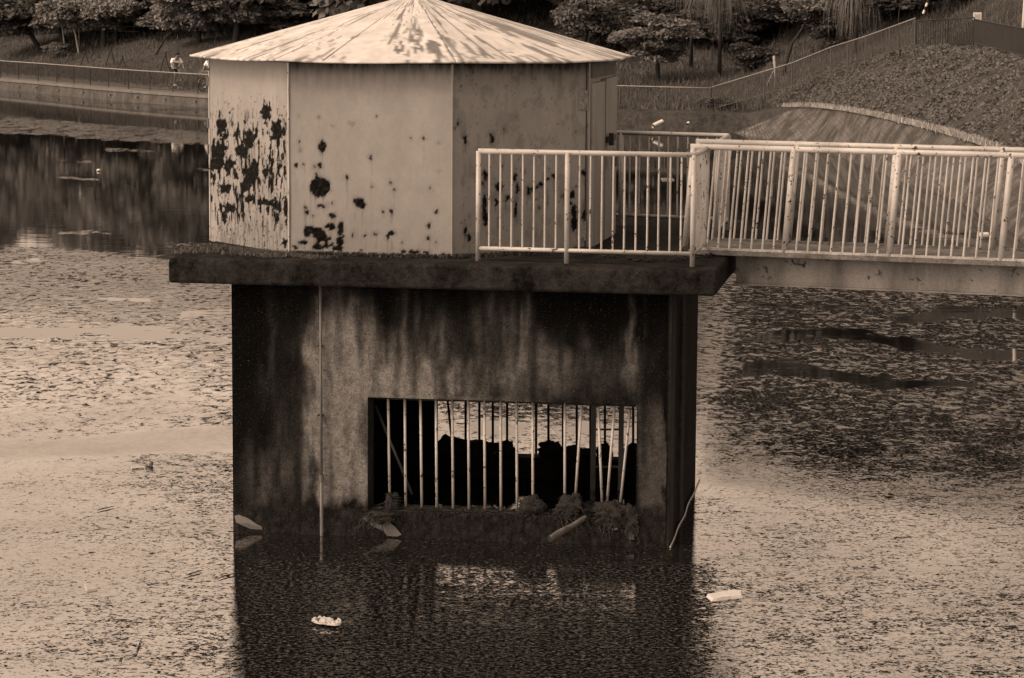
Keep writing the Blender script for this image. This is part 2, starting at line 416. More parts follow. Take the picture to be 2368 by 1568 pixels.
# footpath behind the fence
m = MB(); a = offs(sp, .34); b = offs(sp, 3.4); c_ = offs(sp, 1.2); vs = []
for p, q, r_ in zip(a, b, c_): vs += [(p[0], p[1], .70+KH(p)), (r_[0], r_[1], .80+KH(p)), (q[0], q[1], .86+KH(p))]
fs = []
for i in range(len(sp)-1): fs += [(3*i, 3*i+3, 3*i+4, 3*i+1), (3*i+1, 3*i+4, 3*i+5, 3*i+2)]
m.add(vs, fs)
tag(m.build('path', m_simple('path_dirt', .09, .14, 3, .95, .4), None), kind='structure')

# drainage pipes from the wall
def outlet(px, py, r, L, dirv, label, D):
    c = atD(px, py, D); d = np.array(dirv, float); d /= np.linalg.norm(d)
    t = thing('outlet_pipe', c, label, 'pipe')
    m = MB(); m.tube([c-d*L, c], r, 16, cap=False); m.tube([c, c-d*L], r*.86, 16, cap=False)
    m.build('pipe_wall', M_WHITE, t, True)
    m = MB(); m.tube([c-d*.03, c+d*.004], [r*1.07, r*1.07], 16, cap=False); m.tube([c-d*.10, c-d*.101], r*.85, 16); m.build('pipe_mouth', M_BLACK, t)
outlet(168, 215, .16, .6, (-.35, -.8, -.12), 'short white drainage pipe sticking out of the far left shore wall', 145.5)
outlet(1508, 292, .085, .5, (-.8, -.5, -.35), 'fat white drainage pipe slanting out of the shore wall right of the shed', 101.9)
outlet(1589, 289, .06, .3, (-.2, -.9, -.2), 'small dark-mouthed pipe stub low in the shore wall beside the stone slope', 102.2)

# right bank: paved slope and mound
row0 = [(1640, 303, 0), (1700, 308, 0), (1781, 322, 0), (1900, 350, 0), (1997, 384, 0), (2072, 415, 0), (2174, 449, 0), (2242, 480, 0), (2367, 555, 0), (2520, 640, 0), (2800, 820, 0)]
row1 = [(1734, 252, .70), (1760, 251, .85), (1790, 250, 1.0), (1880, 249, 1.2), (1960, 258, 1.38), (2050, 276, 1.45), (2150, 300, 1.42), (2220, 320, 1.35), (2300, 345, 1.25), (2480, 430, 1.1), (2760, 600, 1.0)]
row2 = [(1757, 236, 1.02), (1840, 196, 1.75), (1905, 164, 2.46), (1965, 148, 2.80), (2058, 118, 3.33), (2118, 112, 3.46), (2185, 108, 3.55), (2250, 105, 3.62), (2367, 135, 3.47), (2500, 175, 3.24), (2760, 260, 2.9)]
def res2(row, n):
    P = np.array([atz(x, y, z) for x, y, z in row]); t = np.linspace(0, 1, len(P)); T = np.linspace(0, 1, n)
    return np.stack([np.interp(T, t, P[:, k]) for k in range(3)], 1)
NC = 180
g0 = res2(row0, NC); g1 = res2(row1, NC); g2 = res2(row2, NC)
def smo(g, it=6):
    for _ in range(it): g[1:-1] = (g[:-2]+2*g[1:-1]+g[2:])/4
    return g
g0, g1, g2 = smo(g0), smo(g1), smo(g2)
NRW = 16
rows = [g0*1-np.array([0, 0, 1.0])]+[g0+(g1-g0)*t for t in np.linspace(0, 1, NRW)]
Vp = np.concatenate(rows); L = np.concatenate([[0], np.cumsum(np.linalg.norm(np.diff(g0, axis=0), axis=1))])
sl_ = np.linalg.norm(g1-g0, axis=1)
UV = np.concatenate([np.stack([L, sl_*0-1], 1)]+[np.stack([L, sl_*t], 1) for t in np.linspace(0, 1, NRW)])
Vp[:, 2] += (fbm(Vp[:, 0]*.8, Vp[:, 1]*.8, 5)-.5)*.12*(Vp[:, 2] > .1)
n = NT('slope_paving'); uvn = n.tc.outputs['UV']; mp = n.N('ShaderNodeMapping'); mp.inputs['Rotation'].default_value = (0, 0, R_(42)); n.L(uvn, mp.inputs[0])
br = n.N('ShaderNodeTexBrick'); br.inputs['Scale'].default_value = 1; br.inputs['Brick Width'].default_value = 3.2; br.inputs['Mortar Smooth'].default_value = 1.0; br.inputs['Row Height'].default_value = .34
br.inputs['Mortar Size'].default_value = .04; br.inputs['Color1'].default_value = (1, 1, 1, 1); br.inputs['Color2'].default_value = (.6, .6, .6, 1); br.inputs['Mortar'].default_value = (0, 0, 0, 1)
nn_ = n.noise(1.1, 5, .7); n2_ = n.noise(5, 5, .75)
dn_ = n.N('ShaderNodeTexNoise'); dn_.inputs['Scale'].default_value = 1.6; n.L(mp.outputs[0], dn_.inputs[0])
va = n.N('ShaderNodeVectorMath'); va.operation = 'MULTIPLY_ADD'; n.L(dn_.outputs[1], va.inputs[0]); va.inputs[1].default_value = (.5, .22, 0); n.L(mp.outputs[0], va.inputs[2]); n.L(va.outputs[0], br.inputs[0])
f = n.math('MULTIPLY', br.outputs[0], n.ramp(nn_, [(.40, .0), (.60, 1)]))
c = n.mix(f, .05, .17); c = n.math('MULTIPLY', c, n.mix(n2_, .55, 1.4))
M_PAVE = n.fin(c, .95, n.bump(n.math('ADD', f, n2_), .9, .06), .1)
ob = link('paved_bank', npmesh('paved_bank', Vp, gridq(NRW+1, NC), uv=UV), M_PAVE, None, (0, 0, 0), True); tag(ob, kind='structure')
NH = 26; hr = []
for t in np.linspace(0, 1, NH):
    q = g1+(g2-g1)*t; q = q.copy(); q[:, 2] += .45*np.sin(pi*t)*np.clip(np.linalg.norm(g2-g1, axis=1)/14, 0, 1); hr.append(q)
back = g2.copy(); back[:, 1] += 1.2; back[:, 2] -= .15; hr.append(back); back2 = g2.copy(); back2[:, 1] += 3; back2[:, 2] -= 1.6; hr.append(back2)
Vh = np.concatenate(hr); Vh[:, 2] += (fbm(Vh[:, 0]*.6, Vh[:, 1]*.6, 9)-.5)*.25*np.repeat(np.concatenate([np.sin(pi*np.linspace(0, 1, NH)), [0, 0]]), NC)
M_SOIL = m_simple('mound_soil', .02, .08, 2.5, .95, .9, .1)
ob = link('mound', npmesh('mound', Vh, gridq(NH+2, NC)), M_SOIL, None, (0, 0, 0), True); tag(ob, kind='structure')
# pale dry strip along the top of the paving
m = MB(); ss = smo(res2(row1, 160), 6)
for i in range(38, 158):
    wd = .03+.10*vnoise(i*.5, 0, 4)*min(1, (i-36)/40); a, b = ss[i], ss[i+1]; d = b-a; d[2] = 0; d /= np.linalg.norm(d); nn = np.array([-d[1], d[0], 0])
    m.add([a-nn*.05+[0, 0, .0], b-nn*.05+[0, 0, .0], b-nn*.03+[0, 0, .10], a-nn*.03+[0, 0, .10], a+nn*wd+[0, 0, .11], b+nn*wd+[0, 0, .11]], [(0, 1, 2, 3), (3, 2, 5, 4)])
tag(m.build('bank_kerb', m_simple('pale_dry_kerb', .06, .16, 4, .95, .6), None), kind='structure')

def leafmesh(P, Nn, s, asp=.55, rng=RNG):
    k = len(P); r = rng.normal(size=(k, 3)); a = np.cross(Nn, r); a /= np.linalg.norm(a, axis=1)[:, None]+1e-9
    b = np.cross(Nn, a); b /= np.linalg.norm(b, axis=1)[:, None]+1e-9
    s = np.asarray(s).reshape(-1, 1)
    v = np.stack([P-a*s, P-b*s*asp, P+a*s, P+b*s*asp], 1).reshape(-1, 3)
    return v, np.arange(4*k).reshape(-1, 4)
# ground cover on the mound
k = 110000
ii = RNG.random(k)*(NC-1); tt = RNG.random(k)*(NH-1)
Hg = np.stack(hr[:NH]); Hg = Vh[:NH*NC].reshape(NH, NC, 3)
i0 = ii.astype(int); t0 = tt.astype(int); fi = (ii-i0)[:, None]; ft = (tt-t0)[:, None]
P = (Hg[t0, i0]*(1-fi)+Hg[t0, i0+1]*fi)*(1-ft)+(Hg[t0+1, i0]*(1-fi)+Hg[t0+1, i0+1]*fi)*ft
dn = .45*fbm(P[:, 0]*.7, P[:, 1]*.7, 21)+.55*fbm(P[:, 0]*3.0, P[:, 1]*2.0, 22); keep = RNG.random(k) < (.06+.94*sst(.42, .58, dn)); P = P[keep]; dn = dn[keep]
P[:, 2] += RNG.random(len(P))*.5*np.clip(dn-.35, 0, 1)
Nn = RNG.normal(size=(len(P), 3))*.55+np.array([0, -.35, 1.0]); Nn /= np.linalg.norm(Nn, axis=1)[:, None]
v, q = leafmesh(P, Nn, .03+.04*RNG.random(len(P)), .8)
ob = link('ground_cover', npmesh('ground_cover', v, q), M_COVER, None, (0, 0, 0)); tag(ob, 'leafy ground cover spread over the mound on the right bank', 'ground cover', kind='stuff')
# rough grass on the far hillside
k = 60000; pxr = RNG.random(k)*3000-300; tr_ = RNG.random(k)**1.3
Pg = []
for a, t in zip(pxr, tr_):
    pf = prof(a); D = pf[0][0]+1+(pf[3][0]-pf[0][0])*t; Pg.append(col(a, D, tz(a, D)))
P = np.array(Pg); h = .10+.22*RNG.random(k); dx = RNG.normal(size=(k, 2))*.08; wv = RNG.normal(size=(k, 2)); wv /= np.linalg.norm(wv, axis=1)[:, None]
b0 = P.copy(); b0[:, :2] -= wv*.02; b1 = P.copy(); b1[:, :2] += wv*.02; tp = P.copy(); tp[:, :2] += dx; tp[:, 2] += h; tp2 = tp.copy(); tp2[:, :2] += wv*.006
v = np.stack([b0, b1, tp2, tp], 1).reshape(-1, 3)
ob = link('rough_grass', npmesh('rough_grass', v, np.arange(4*k).reshape(-1, 4)), m_leaf('grass_blade', .03, .16), None, (0, 0, 0)); tag(ob, 'rough grass growing over the far hillside', 'grass', kind='stuff')

V_ = []; rg = np.random.default_rng(77)
for i in range(36, 158):
    nb_ = 60; P = ss[i]+(ss[i+1]-ss[i])*rg.random(nb_)[:, None]+np.stack([rg.normal(size=nb_)*.10, rg.normal(size=nb_)*.10, np.zeros(nb_)+.04], 1)
    h_ = .05+.13*rg.random(nb_); w_ = rg.normal(size=(nb_, 3)); w_[:, 2] = 0; w_ /= np.linalg.norm(w_, axis=1)[:, None]; t_ = P+rg.normal(size=(nb_, 3))*.05; t_[:, 2] = P[:, 2]+h_
    V_.append(np.stack([P-w_*.016, P+w_*.016, t_+w_*.004, t_-w_*.004], 1).reshape(-1, 3))
v_ = np.concatenate(V_); o = link('dry_grass', npmesh('dry_grass', v_, np.arange(len(v_)).reshape(-1, 4)), m_leaf('dry_grass_blade', .25, .6), None, (0, 0, 0)); tag(o, 'pale dry grass growing along the top edge of the stone slope', 'grass', kind='stuff')
# ------------------------------------------------------------------ fences
def fence(name, pts, z0, h, label, rail=M_RAIL, pick=M_FENCE, double=False, rr=.026, prr=.011):
    pts = [np.array(p, float) for p in pts]; root = thing(name, pts[0], label, 'fence')
    P = [pts[0]]
    for a, b in zip(pts[:-1], pts[1:]):
        m_ = max(1, round(np.linalg.norm(b-a)/2.0)); P += [a+(b-a)*k/m_ for k in range(1, m_+1)]
    up = np.array([0, 0, h])
    m = MB(); m.tube([p+up for p in P], rr, 8); m.build('top_rail', rail, root, True)
    for i, p in enumerate(P):
        m = MB(); m.tube([p-[0, 0, .12], p+up], .026, 8)
        m.build('post', pick, root)
    for a, b in zip(P[:-1], P[1:]):
        m = MB(); L_ = np.linalg.norm(b-a); k = max(2, int(L_/.115))
        for j in range(1, k):
            q = a+(b-a)*j/k; m.tube([q+[0, 0, .05], q+up], prr, 4, cap=False)
        m.tube([a+[0, 0, .06], b+[0, 0, .06]], .016, 6); m.build('picket_panel', pick, root)
    return root
fl = offs(sp, .62)
fa = [p+[0, 0, .76+KH(p)] for p in fl if -300 < proj(p)[0][0] < 900]
fence('shore_fence', fa, 0, .88, 'dark picket fence with pale top rail along the far shore left of the shed')
fb = [p+[0, 0, .75] for p in fl if 890 < proj(p)[0][0] < 1728]
M_FENCEB = m_simple('brown_fence_paint', .05, .09, 6, .6, .2)
fence('shore_fence', fb, 0, .9, 'level picket fence on the far shore wall right of the shed', M_RAIL, M_FENCEB, rr=.022)
j0 = fb[-1]
climb = [j0, atD(1830, 203, 100), atD(1920, 168, 97.5), atD(2000, 145, 94.5), atD(2114, 106, 90.5)]
fence('slope_fence', climb, 0, .93, 'picket fence climbing the slope behind the mound', M_RAIL, M_FENCEB, rr=.02)
top = [atz(2117, 109, 3.50), atz(2190, 106, 3.58), atz(2250, 103, 3.66)]
fence('mound_fence', top, 0, .92, 'dark level fence run on top of the mound beside the white notice board', M_FENCE, M_FENCE, rr=.022, prr=.013)
top2 = [atz(2250, 103, 3.66), atz(2367, 133, 3.50), atz(2560, 185, 3.2)]
fence('mound_fence', top2, 0, .86, 'dark fence run descending from the mound top to the right edge of the photo', M_FENCE, M_FENCE, rr=.022, prr=.011)

# notice board, pole, marker post, guy guard
c = atD(2258, 75, 93.5); zt = atD(2258, 29, 93.5)[2]; zb = atD(2258, 47, 93.5)[2]
t = thing('notice_board', (c[0], c[1], 3.1), 'small white-framed notice board on a post behind the mound fence', 'sign')
m = MB(); m.tube([(c[0], c[1]+.04, 3.0), (c[0], c[1]+.04, zb+.1)], .025, 8); m.build('post', M_WHITE, t)
m = MB(); hh = (zt-zb); m.box((c[0], c[1], (zt+zb)/2), .29, .03, hh); m.build('board', M_WHITE, t, bevel=.006)
m = MB(); m.box((c[0]+.01, c[1]-.018, (zt+zb)/2-.02), .19, .006, hh*.68); m.build('notice', m_simple('printed_notice', .15, .6, 25, .6, .1), t)
c = atD(2361, 115, 82); zt = 8.5
t = thing('utility_pole', (c[0], c[1], 2.6), 'tall white pole behind the fence at the right edge', 'pole'); m = MB()
m.tube([(c[0]-.02, c[1], 2.6), (c[0]+.17, c[1], zt)], [.055, .05], 12); m.build('shaft', M_WHITE, t, True); m = MB(); m.ball((c[0]+.17, c[1], zt), .055); m.build('cap', M_WHITE, t)
c = ground(1791, 190); t = thing('marker_post', c, 'slim pale marker post leaning on the slope behind the climbing fence', 'post')
m = MB(); tp = atD(1789, 129, c[1]); m.tube([c-[0, 0, .1], tp], .055, 8); m.build('shaft', M_PALEBARK, t, True)
m = MB(); m.tube([c+[-.35, .1, -.1], c*.45+tp*.55], .02, 6); m.build('brace', M_PALEBARK, t)
a = atD(2134, 32, 99); b = atD(2156, -26, 99); d = b-a
t = thing('guy_wire', a, 'striped guard sleeve on a slanting guy wire above the mound fence', 'guy wire')
m = MB(); m.tube([a-d*.55, a+d*2.4], .008, 5); m.build('wire', M_DARK, t)
for k in range(7):
    m = MB(); m.tube([a+d*(k/7), a+d*((k+.98)/7)], .045, 8); m.build('sleeve_band', M_WHITE if k % 2 == 0 else M_BLACK, t)

# ------------------------------------------------------------------ trees
def crown_mesh(name, seed, nl=18, leaves=5200, ls=.055, flat=.75, lr=(.26, .42), droop=0):
    rg = np.random.default_rng(seed); Ps = []; Ns = []; lobes = []
    for i in range(nl):
        d = rg.normal(size=3); d /= np.linalg.norm(d); r = rg.random()**.45*.72
        c = d*r; c[2] = c[2]*flat; R = lr[0]+(lr[1]-lr[0])*rg.random(); lobes.append((c, R))
    tot = sum(R*R for c, R in lobes)
    for c, R in lobes:
        k = int(leaves*R*R/tot); d = rg.normal(size=(k, 3)); d /= np.linalg.norm(d, axis=1)[:, None]
        d[:, 2] = np.where(d[:, 2] < -.45, -d[:, 2]*.5, d[:, 2])
        rr = R*(.62+.42*rg.random(k)); p = c+d*rr[:, None]*np.array([1.1, 1.1, .62])
        p[:, 2] -= droop*np.maximum(0, np.hypot(p[:, 0], p[:, 1])-.6)
        nrm = d*.5+rg.normal(size=(k, 3))*.55+np.array([0, 0, .55]); nrm /= np.linalg.norm(nrm, axis=1)[:, None]
        Ps.append(p); Ns.append(nrm)
    P = np.concatenate(Ps); Nn = np.concatenate(Ns)
    v, q = leafmesh(P, Nn, ls*(.6+.8*rg.random(len(P))), .6, rg)
    return npmesh(name, v, q), lobes
CROWN = [crown_mesh('crown', 100+i, 20+3*i, 6500) for i in range(4)]
CFINE = [crown_mesh('crown', 200+i, 30, 9000, .042, .8, (.18, .32)) for i in range(2)]
def tree(name, base, H, rx, rz, mat, label, cat='tree', group=None, kind=0, fine=False, lean=(0, 0), trunk=None, bark=None, low=None, ry=None, tr=None):
    base = np.array(base, float); me, lobes = (CFINE if fine else CROWN)[kind % (2 if fine else 4)]
    me = mat_mesh(me, mat)
    t = thing(name, base, label, cat, group)
    cz = H-rz if low is None else low+rz
    cc = np.array([lean[0], lean[1], cz]); ry = ry or rx
    o = bpy.data.objects.new('crown', me); COL.objects.link(o); o.parent = t; o.location = tuple(cc)
    o.scale = (rx, ry, rz/.8); rot = random.random()*6.28 if not fine else random.random()*1.0; o.rotation_euler = (0, 0, rot)
    m = MB(); r0 = tr or H*.022+.03
    mid = np.array([lean[0]*.35+.12*random.uniform(-1, 1), lean[1]*.3, cz*.5])
    fork = cc*np.array([.8, .8, 1])-[0, 0, rz*.55]
    if fork[2] < .3: fork[2] = .3
    m.tube([base-[0, 0, .3], base+[0, 0, .02], base+mid*[1, 1, .9], base+fork], [r0*1.5, r0*1.25, r0, r0*.75], 8)
    R = Matrix.Rotation(rot, 3, 'Z')
    for c, Rr in lobes[:9]:
        L_ = R @ Vector((c[0]*rx, c[1]*ry, c[2]*rz/.8)); e = base+cc+np.array(L_)
        s = base+fork; mm = (s+e)/2+[0, 0, -.08*rz]
        m.tube([s, mm, e], [r0*.5, r0*.3, r0*.12], 5, cap=False)
    m.build('trunk', bark or M_BARK, t, True)
    return t
_mc = {}
def mat_mesh(me, mat):
    k = (me.name, mat.name)
    if k not in _mc:
        c = me.copy(); c.materials.clear(); c.materials.append(mat); _mc[k] = c
    return _mc[k]

# trees one can tell apart, left of the shed
def G(px, y): return ground(px, y)
tree('spreading_tree', G(88, 118), 5.4, 3.2, 1.7, M_LEAFD, 'dark spreading tree with a leaning trunk nearest the left edge of the photo', kind=0, lean=(-1.2, 0), tr=.13, low=.4)
tree('spreading_tree', G(150, 112), 5.8, 2.6, 1.8, M_LEAFM, 'mid-toned tree with a curved dark trunk behind the far left fence', kind=1, lean=(-.9, 0), tr=.15, low=.6)
tree('slender_tree', G(178, 124), 5.2, 2.2, 1.5, M_LEAFL, 'light-leaved tree with a thin pale trunk above the white drainage pipe', kind=2, lean=(-.4, 0), bark=M_PALEBARK, tr=.05, low=.8)
tree('slender_tree', G(147, 122), 4.6, 1.6, 1.0, M_LEAFM, 'slim tree of two thin trunks between the curved trunk and the pale trunk', kind=3, lean=(-.5, 0), bark=M_PALEBARK, tr=.04)
tree('broad_tree', G(236, 108), 4.6, 2.2, 1.5, M_LEAFL, 'low light-leaved tree left of the picnic bench', kind=0, low=.5)
tree('short_tree', G(266, 92), 3.6, 1.6, 1.3, M_LEAFM, 'short tree with a black forked trunk beside the picnic bench', kind=1, tr=.10, low=.9)
tree('broad_tree', G(353, 132), 4.4, 1.9, 1.35, M_LEAFL, 'light round tree on a thin leaning trunk behind the cyclists', kind=2, lean=(1.4, 0), tr=.05, low=.9)
tree('broad_tree', G(455, 106), 5.2, 3.4, 1.9, M_LEAFL, 'widest light-leaved tree left of the roof tip', kind=3, low=.6, fine=True)
tree('broad_tree', G(540, 100), 5.2, 2.8, 1.9, M_LEAFM, 'leafy tree just above the left slope of the roof', kind=0, low=.6)
# right of the shed
tree('round_tree', G(1517, 190), 3.5, 2.25, 1.35, M_LEAFL, 'round bushy tree on a single short trunk behind the level fence', kind=0, fine=True, low=.45, tr=.09)
tree('broad_tree', G(1352, 150), 3.3, 1.6, 1.3, M_LEAFM, 'leafy tree peeping out above the right slope of the roof', kind=3, low=.9)
tree('crooked_tree', G(1806, 172), 4.3, 1.95, 1.25, M_LEAFL, 'light tree on crooked branches above the climbing fence', kind=1, fine=True, lean=(1.1, 0), low=1.5, tr=.06)
tree('sapling', atD(2081, 112, 93.0), 2.9, .8, .6, M_LEAFM, 'thin sapling tied to stakes at the bend of the mound fence', kind=2, low=1.7, tr=.02)
for i, (x, y, rx, rz, mt, lb) in enumerate([(1735, 163, 1.3, .8, M_LEAFD, 'dark low bush between the round tree and the pale marker post'),
        (1700, 120, 1.6, 1.0, M_LEAFD, 'dark bush behind the gap between the round and the crooked tree'),
        (1430, 120, 1.8, .9, M_LEAFD, 'dark bush behind the round tree, on its left'),
        (1800, 70, 2.2, 1.1, M_LEAFM, 'broad bush high behind the crooked tree'),
        (2050, 50, 2.4, 1.1, M_LEAFD, 'dark bush on the hillside left of the striped guy wire'),
        (1920, 112, 1.5, .8, M_LEAFD, 'dark bush under the right side of the crooked tree'),
        (130, 132, 1.1, .5, M_LEAFM, 'small pale bush by the fence under the leaning trunks'),
        (1655, 250, .9, .3, M_COVER, 'leafy tuft hanging over the wall kerb by the fence')]):
    b = G(x, y); tree('bush', b, rz*2, rx, rz, mt, lb, 'bush', kind=i, low=-.15*rz, tr=.03)

BO = ['first', 'second', 'third', 'fourth', 'fifth', 'sixth', 'seventh', 'eighth', 'ninth', 'tenth', 'eleventh']
for i, x in enumerate([-20, 45, 110, 175, 235, 320, 395, 470, 545, 610]):
    b = G(x, 84-8*(i % 3)); tree('bush', b, 2.6, 2.3+.5*(i % 2), .95+.2*(i % 3), [M_LEAFM, M_LEAFD, M_LEAFL][i % 3], '%s bush from the left in the undergrowth of the left wood' % BO[i], 'bush', 'undergrowth of the far wood', kind=i, low=.05, tr=.03)
for i, x in enumerate([1370, 1455, 1545, 1620, 1690, 1760, 1850, 1930, 2010, 2090, 2190]):
    b = G(x, [118, 96, 88, 100, 84, 90, 70, 60, 44, 40, 20][i]); tree('bush', b, 2.4, 2.2+.4*(i % 2), .9+.2*(i % 3), [M_LEAFD, M_LEAFM, M_LEAFD][i % 3] if x < 2000 else M_LEAFD, '%s bush from the left in the undergrowth right of the shed' % BO[i], 'bush', 'undergrowth of the far wood', kind=i+1, low=.0, tr=.03)
# weeping trees
def weeping(px, ytop, ybot, wpx, D, label):
    a = atD(px, ytop, D); b = atD(px, ybot, D); H_ = a[2]-b[2]; W = wpx/FPX*D
    g = col(px, D, tz(px, D)); t = thing('weeping_tree', g, label, 'tree')
    m = MB(); m.tube([g-[0, 0, .2], (g+a)/2+[.1, 0, 0], a], [.1, .07, .03], 7); m.build('trunk', M_BARK, t, True)
    rg = np.random.default_rng(int(px)); V_ = []; Q_ = []; c = 0
    for i in range(420):
        th = rg.random()*2*pi; r = (rg.random()**.8)*W*1.1; L_ = H_*(.25+.8*rg.random()**1.3)*(1.1-.35*r/W); s = 8; th2 = rg.normal()*.25
        top_ = a+np.array([.25*r*cos(th), .25*r*sin(th), -.12*rg.random()*H_])
        side = np.array([-sin(th+th2*4), cos(th+th2*4), 0])*(.009+.012*rg.random())
        for k in range(s+1):
            u = k/s; p = top_+np.array([r*cos(th)*(1-(1-u)**2), r*sin(th)*(1-(1-u)**2), .22*H_*sin(pi*min(1, u*1.6))*(1-u)-L_*u*u])+np.array([th2*u*u*.5, 0, 0]); side2 = side*(1-.8*u)
            V_ += [p-side2, p+side2]
        for k in range(s): Q_.append((c+2*k, c+2*k+1, c+2*k+3, c+2*k+2))
        c += 2*(s+1)
    o = np.array(g); me = npmesh('fronds', np.array(V_)-o, np.array(Q_)); link('fronds', me, M_WILLOW, t, o)
weeping(1658, -28, 84, 62, 113, 'drooping pale weeping tree between the round and the crooked tree')
weeping(1972, -40, 92, 58, 104, 'drooping weeping tree right of the crooked tree, behind the climbing fence')
weeping(1592, -45, 28, 50, 116, 'top weeping tree whose fronds hang above the round tree')

# rows of taller trees that close the view behind (and stand in the reflections)
ex = [-700, 0, 450, 800, 1000, 1500, 1850, 2100, 2400, 3000]; ey = [.105, .110, .122, .145, .168, .169, .172, .179, .184, .186]
PLACE = ['left wood', 'wood behind the roof', 'wood right of the roof', 'upper right hillside']
k = 0; WT = []
for ri, (dd, step, frac) in enumerate([(24, 92, (.55, .8)), (42, 105, (.7, .95)), (66, 112, (.93, 1.05))]):
    px = -620+40*ri
    while px < 2900:
        P_ = prof(px); D = P_[0][0]+dd+random.uniform(-4, 4); z = tz(px, D); e = np.interp(px, ex, ey)
        Ht = (e*D-5.48-z)*random.uniform(*frac)
        Ht = max(2.6, min(Ht, 14)); rx = min(5.0, Ht*random.uniform(.5, .65))
        mt = random.choice([M_LEAFD, M_LEAFD, M_LEAFM] if ri else [M_LEAFM, M_LEAFD, M_LEAFM, M_LEAFL])
        if px > 1900: mt = M_LEAFD
        pl = PLACE[0] if px < 450 else PLACE[1] if px < 1330 else PLACE[2] if px < 1850 else PLACE[3]
        if not (px > 2000 and ri == 0):
            tone = 'dark' if mt is M_LEAFD else 'mid-toned' if mt is M_LEAFM else 'light-leaved'
            rowt = ['front', 'middle', 'back'][ri]
            WT.append((px, tone, rowt, pl, tree('woodland_tree', col(px, D, z), Ht, rx, Ht*.52, mt, 'x', group='trees of the far wood', kind=k, low=-Ht*.08)))
        k += 1; px += step*random.uniform(.75, 1.2)
ORD = ['first', 'second', 'third', 'fourth', 'fifth', 'sixth', 'seventh', 'eighth', 'ninth', 'tenth', 'eleventh', 'twelfth', 'thirteenth']
cnt = {}
for px, tone, rowt, pl, o in sorted(WT, key=lambda q: q[0]):
    kk = (tone, rowt, pl); i = cnt.get(kk, 0); cnt[kk] = i+1
    o['label'] = '%s %s-row tree, %s from left, %s' % (tone, rowt, ORD[i], pl)

# stakes, bench, lamp
for i, (x, y, lb) in enumerate([(217, 140, 'tall pair of crossed tree stakes, second row from the fence'), (251, 154, 'crossed tree stakes with one dark leg left of the cyclist'), (158, 147, 'tree stakes just over the fence rail near the left edge'),
        (192, 151, 'tree stakes over the fence rail above the white pipe'), (278, 160, 'short tree stakes midway between the white pipe and the cyclist'), (377, 166, 'dark tree stake close to the cyclist on his left')]):
    b = G(x, y); t = thing('tree_stake', b, lb, 'stake', 'tree stakes on the grass bank')
    hh = [1.0, 1.0, .6, .7, .6, .9][i]; ap = b+[.05, 0, hh]
    for dx in (-.28, .25):
        m = MB(); m.tube([b+[dx, .1*dx, -.1], ap+[-dx*.12, 0, .08]], .028, 6); m.build('leg', M_BARK, t)
b = G(288, 88); t = thing('picnic_bench', b, 'dark wooden picnic bench with a pale top on the upper grass', 'bench')
m = MB(); m.box(b+[0, 0, .62], 1.5, .6, .05); m.build('table_top', M_WOOD, t)
for s in (-1, 1):
    m = MB(); m.box(b+[0, s*.5, .36], 1.5, .22, .04); m.build('seat', M_WOOD, t)
    m = MB(); m.box(b+[s*.5, 0, .3], .08, .9, .62); m.build('leg', M_DARK, t)
b = G(262, 84); t = thing('park_bench', b+[0, .8, 0], 'dark low bench behind the forked tree trunk', 'bench')
m = MB(); m.box(b+[0, .8, .42], 1.3, .35, .05); m.build('seat', M_DARK, t)
m = MB(); m.box(b+[0, 1.0, .68], 1.3, .05, .22); m.build('backrest', M_DARK, t)
for s in (-1, 1):
    m = MB(); m.box(b+[s*.5, .8, .2], .08, .32, .4); m.build('leg', M_DARK, t)
c = col(179, 150, tz(179, 150)); t = thing('street_lamp', c, 'slim pale street lamp among the trees on the left bank', 'street lamp')
zl = .0735*c[1]-5.48
m = MB(); m.tube([c-[0, 0, .2], (c[0], c[1], zl)], .035, 8); m.build('pole', M_PALEBARK, t, True)
m = MB(); m.tube([(c[0], c[1], zl), (c[0], c[1], zl+.25), (c[0], c[1], zl+.85), (c[0], c[1], zl+.95)], [.07, .15, .12, .03], 12); m.build('lamp_head', M_WHITE, t, True)

# ------------------------------------------------------------------ intake tower
ZS = 2.795; ZB = ZS-.25; a = .14776
E2 = np.array([cos(a), -sin(a), 0]); N2 = np.array([sin(a), cos(a), 0]); PB = np.array([-2.8144, 26.3898, 0]); PW = 4.392; PD = 3.714
def T(u, v, z): return PB+E2*u+N2*v+np.array([0, 0, z])
def uz(px, py, v=0):
    q = onplane(px, py, PB+N2*v, N2)-PB; return float(q @ E2), float(q[2])
tower = thing('intake_tower', T(PW/2, PD/2, 0), 'stained concrete intake tower standing in the pond with a barred opening', 'water tower')
HU0 = uz(850, 1000)[0]; HU1 = uz(1471, 1050)[0]; HZ0 = uz(1100, 1188)[1]; HZ1 = uz(1100, 926)[1]
d = .018; us = np.unique(np.concatenate([np.arange(0, HU0, d), np.arange(HU0, HU1, d), np.arange(HU1, PW, d), [PW]]))
zs_ = np.unique(np.concatenate([np.arange(-.5, HZ0, d), np.arange(HZ0, HZ1, d), np.arange(HZ1, ZB, d), [ZB]]))
UU, ZZ = np.meshgrid(us, zs_); P = PB+E2*UU[..., None]+np.array([0, 0, 1.])*ZZ[..., None]
X, Y = proj(P.reshape(-1, 3)); X = X.reshape(UU.shape); Y = Y.reshape(UU.shape)
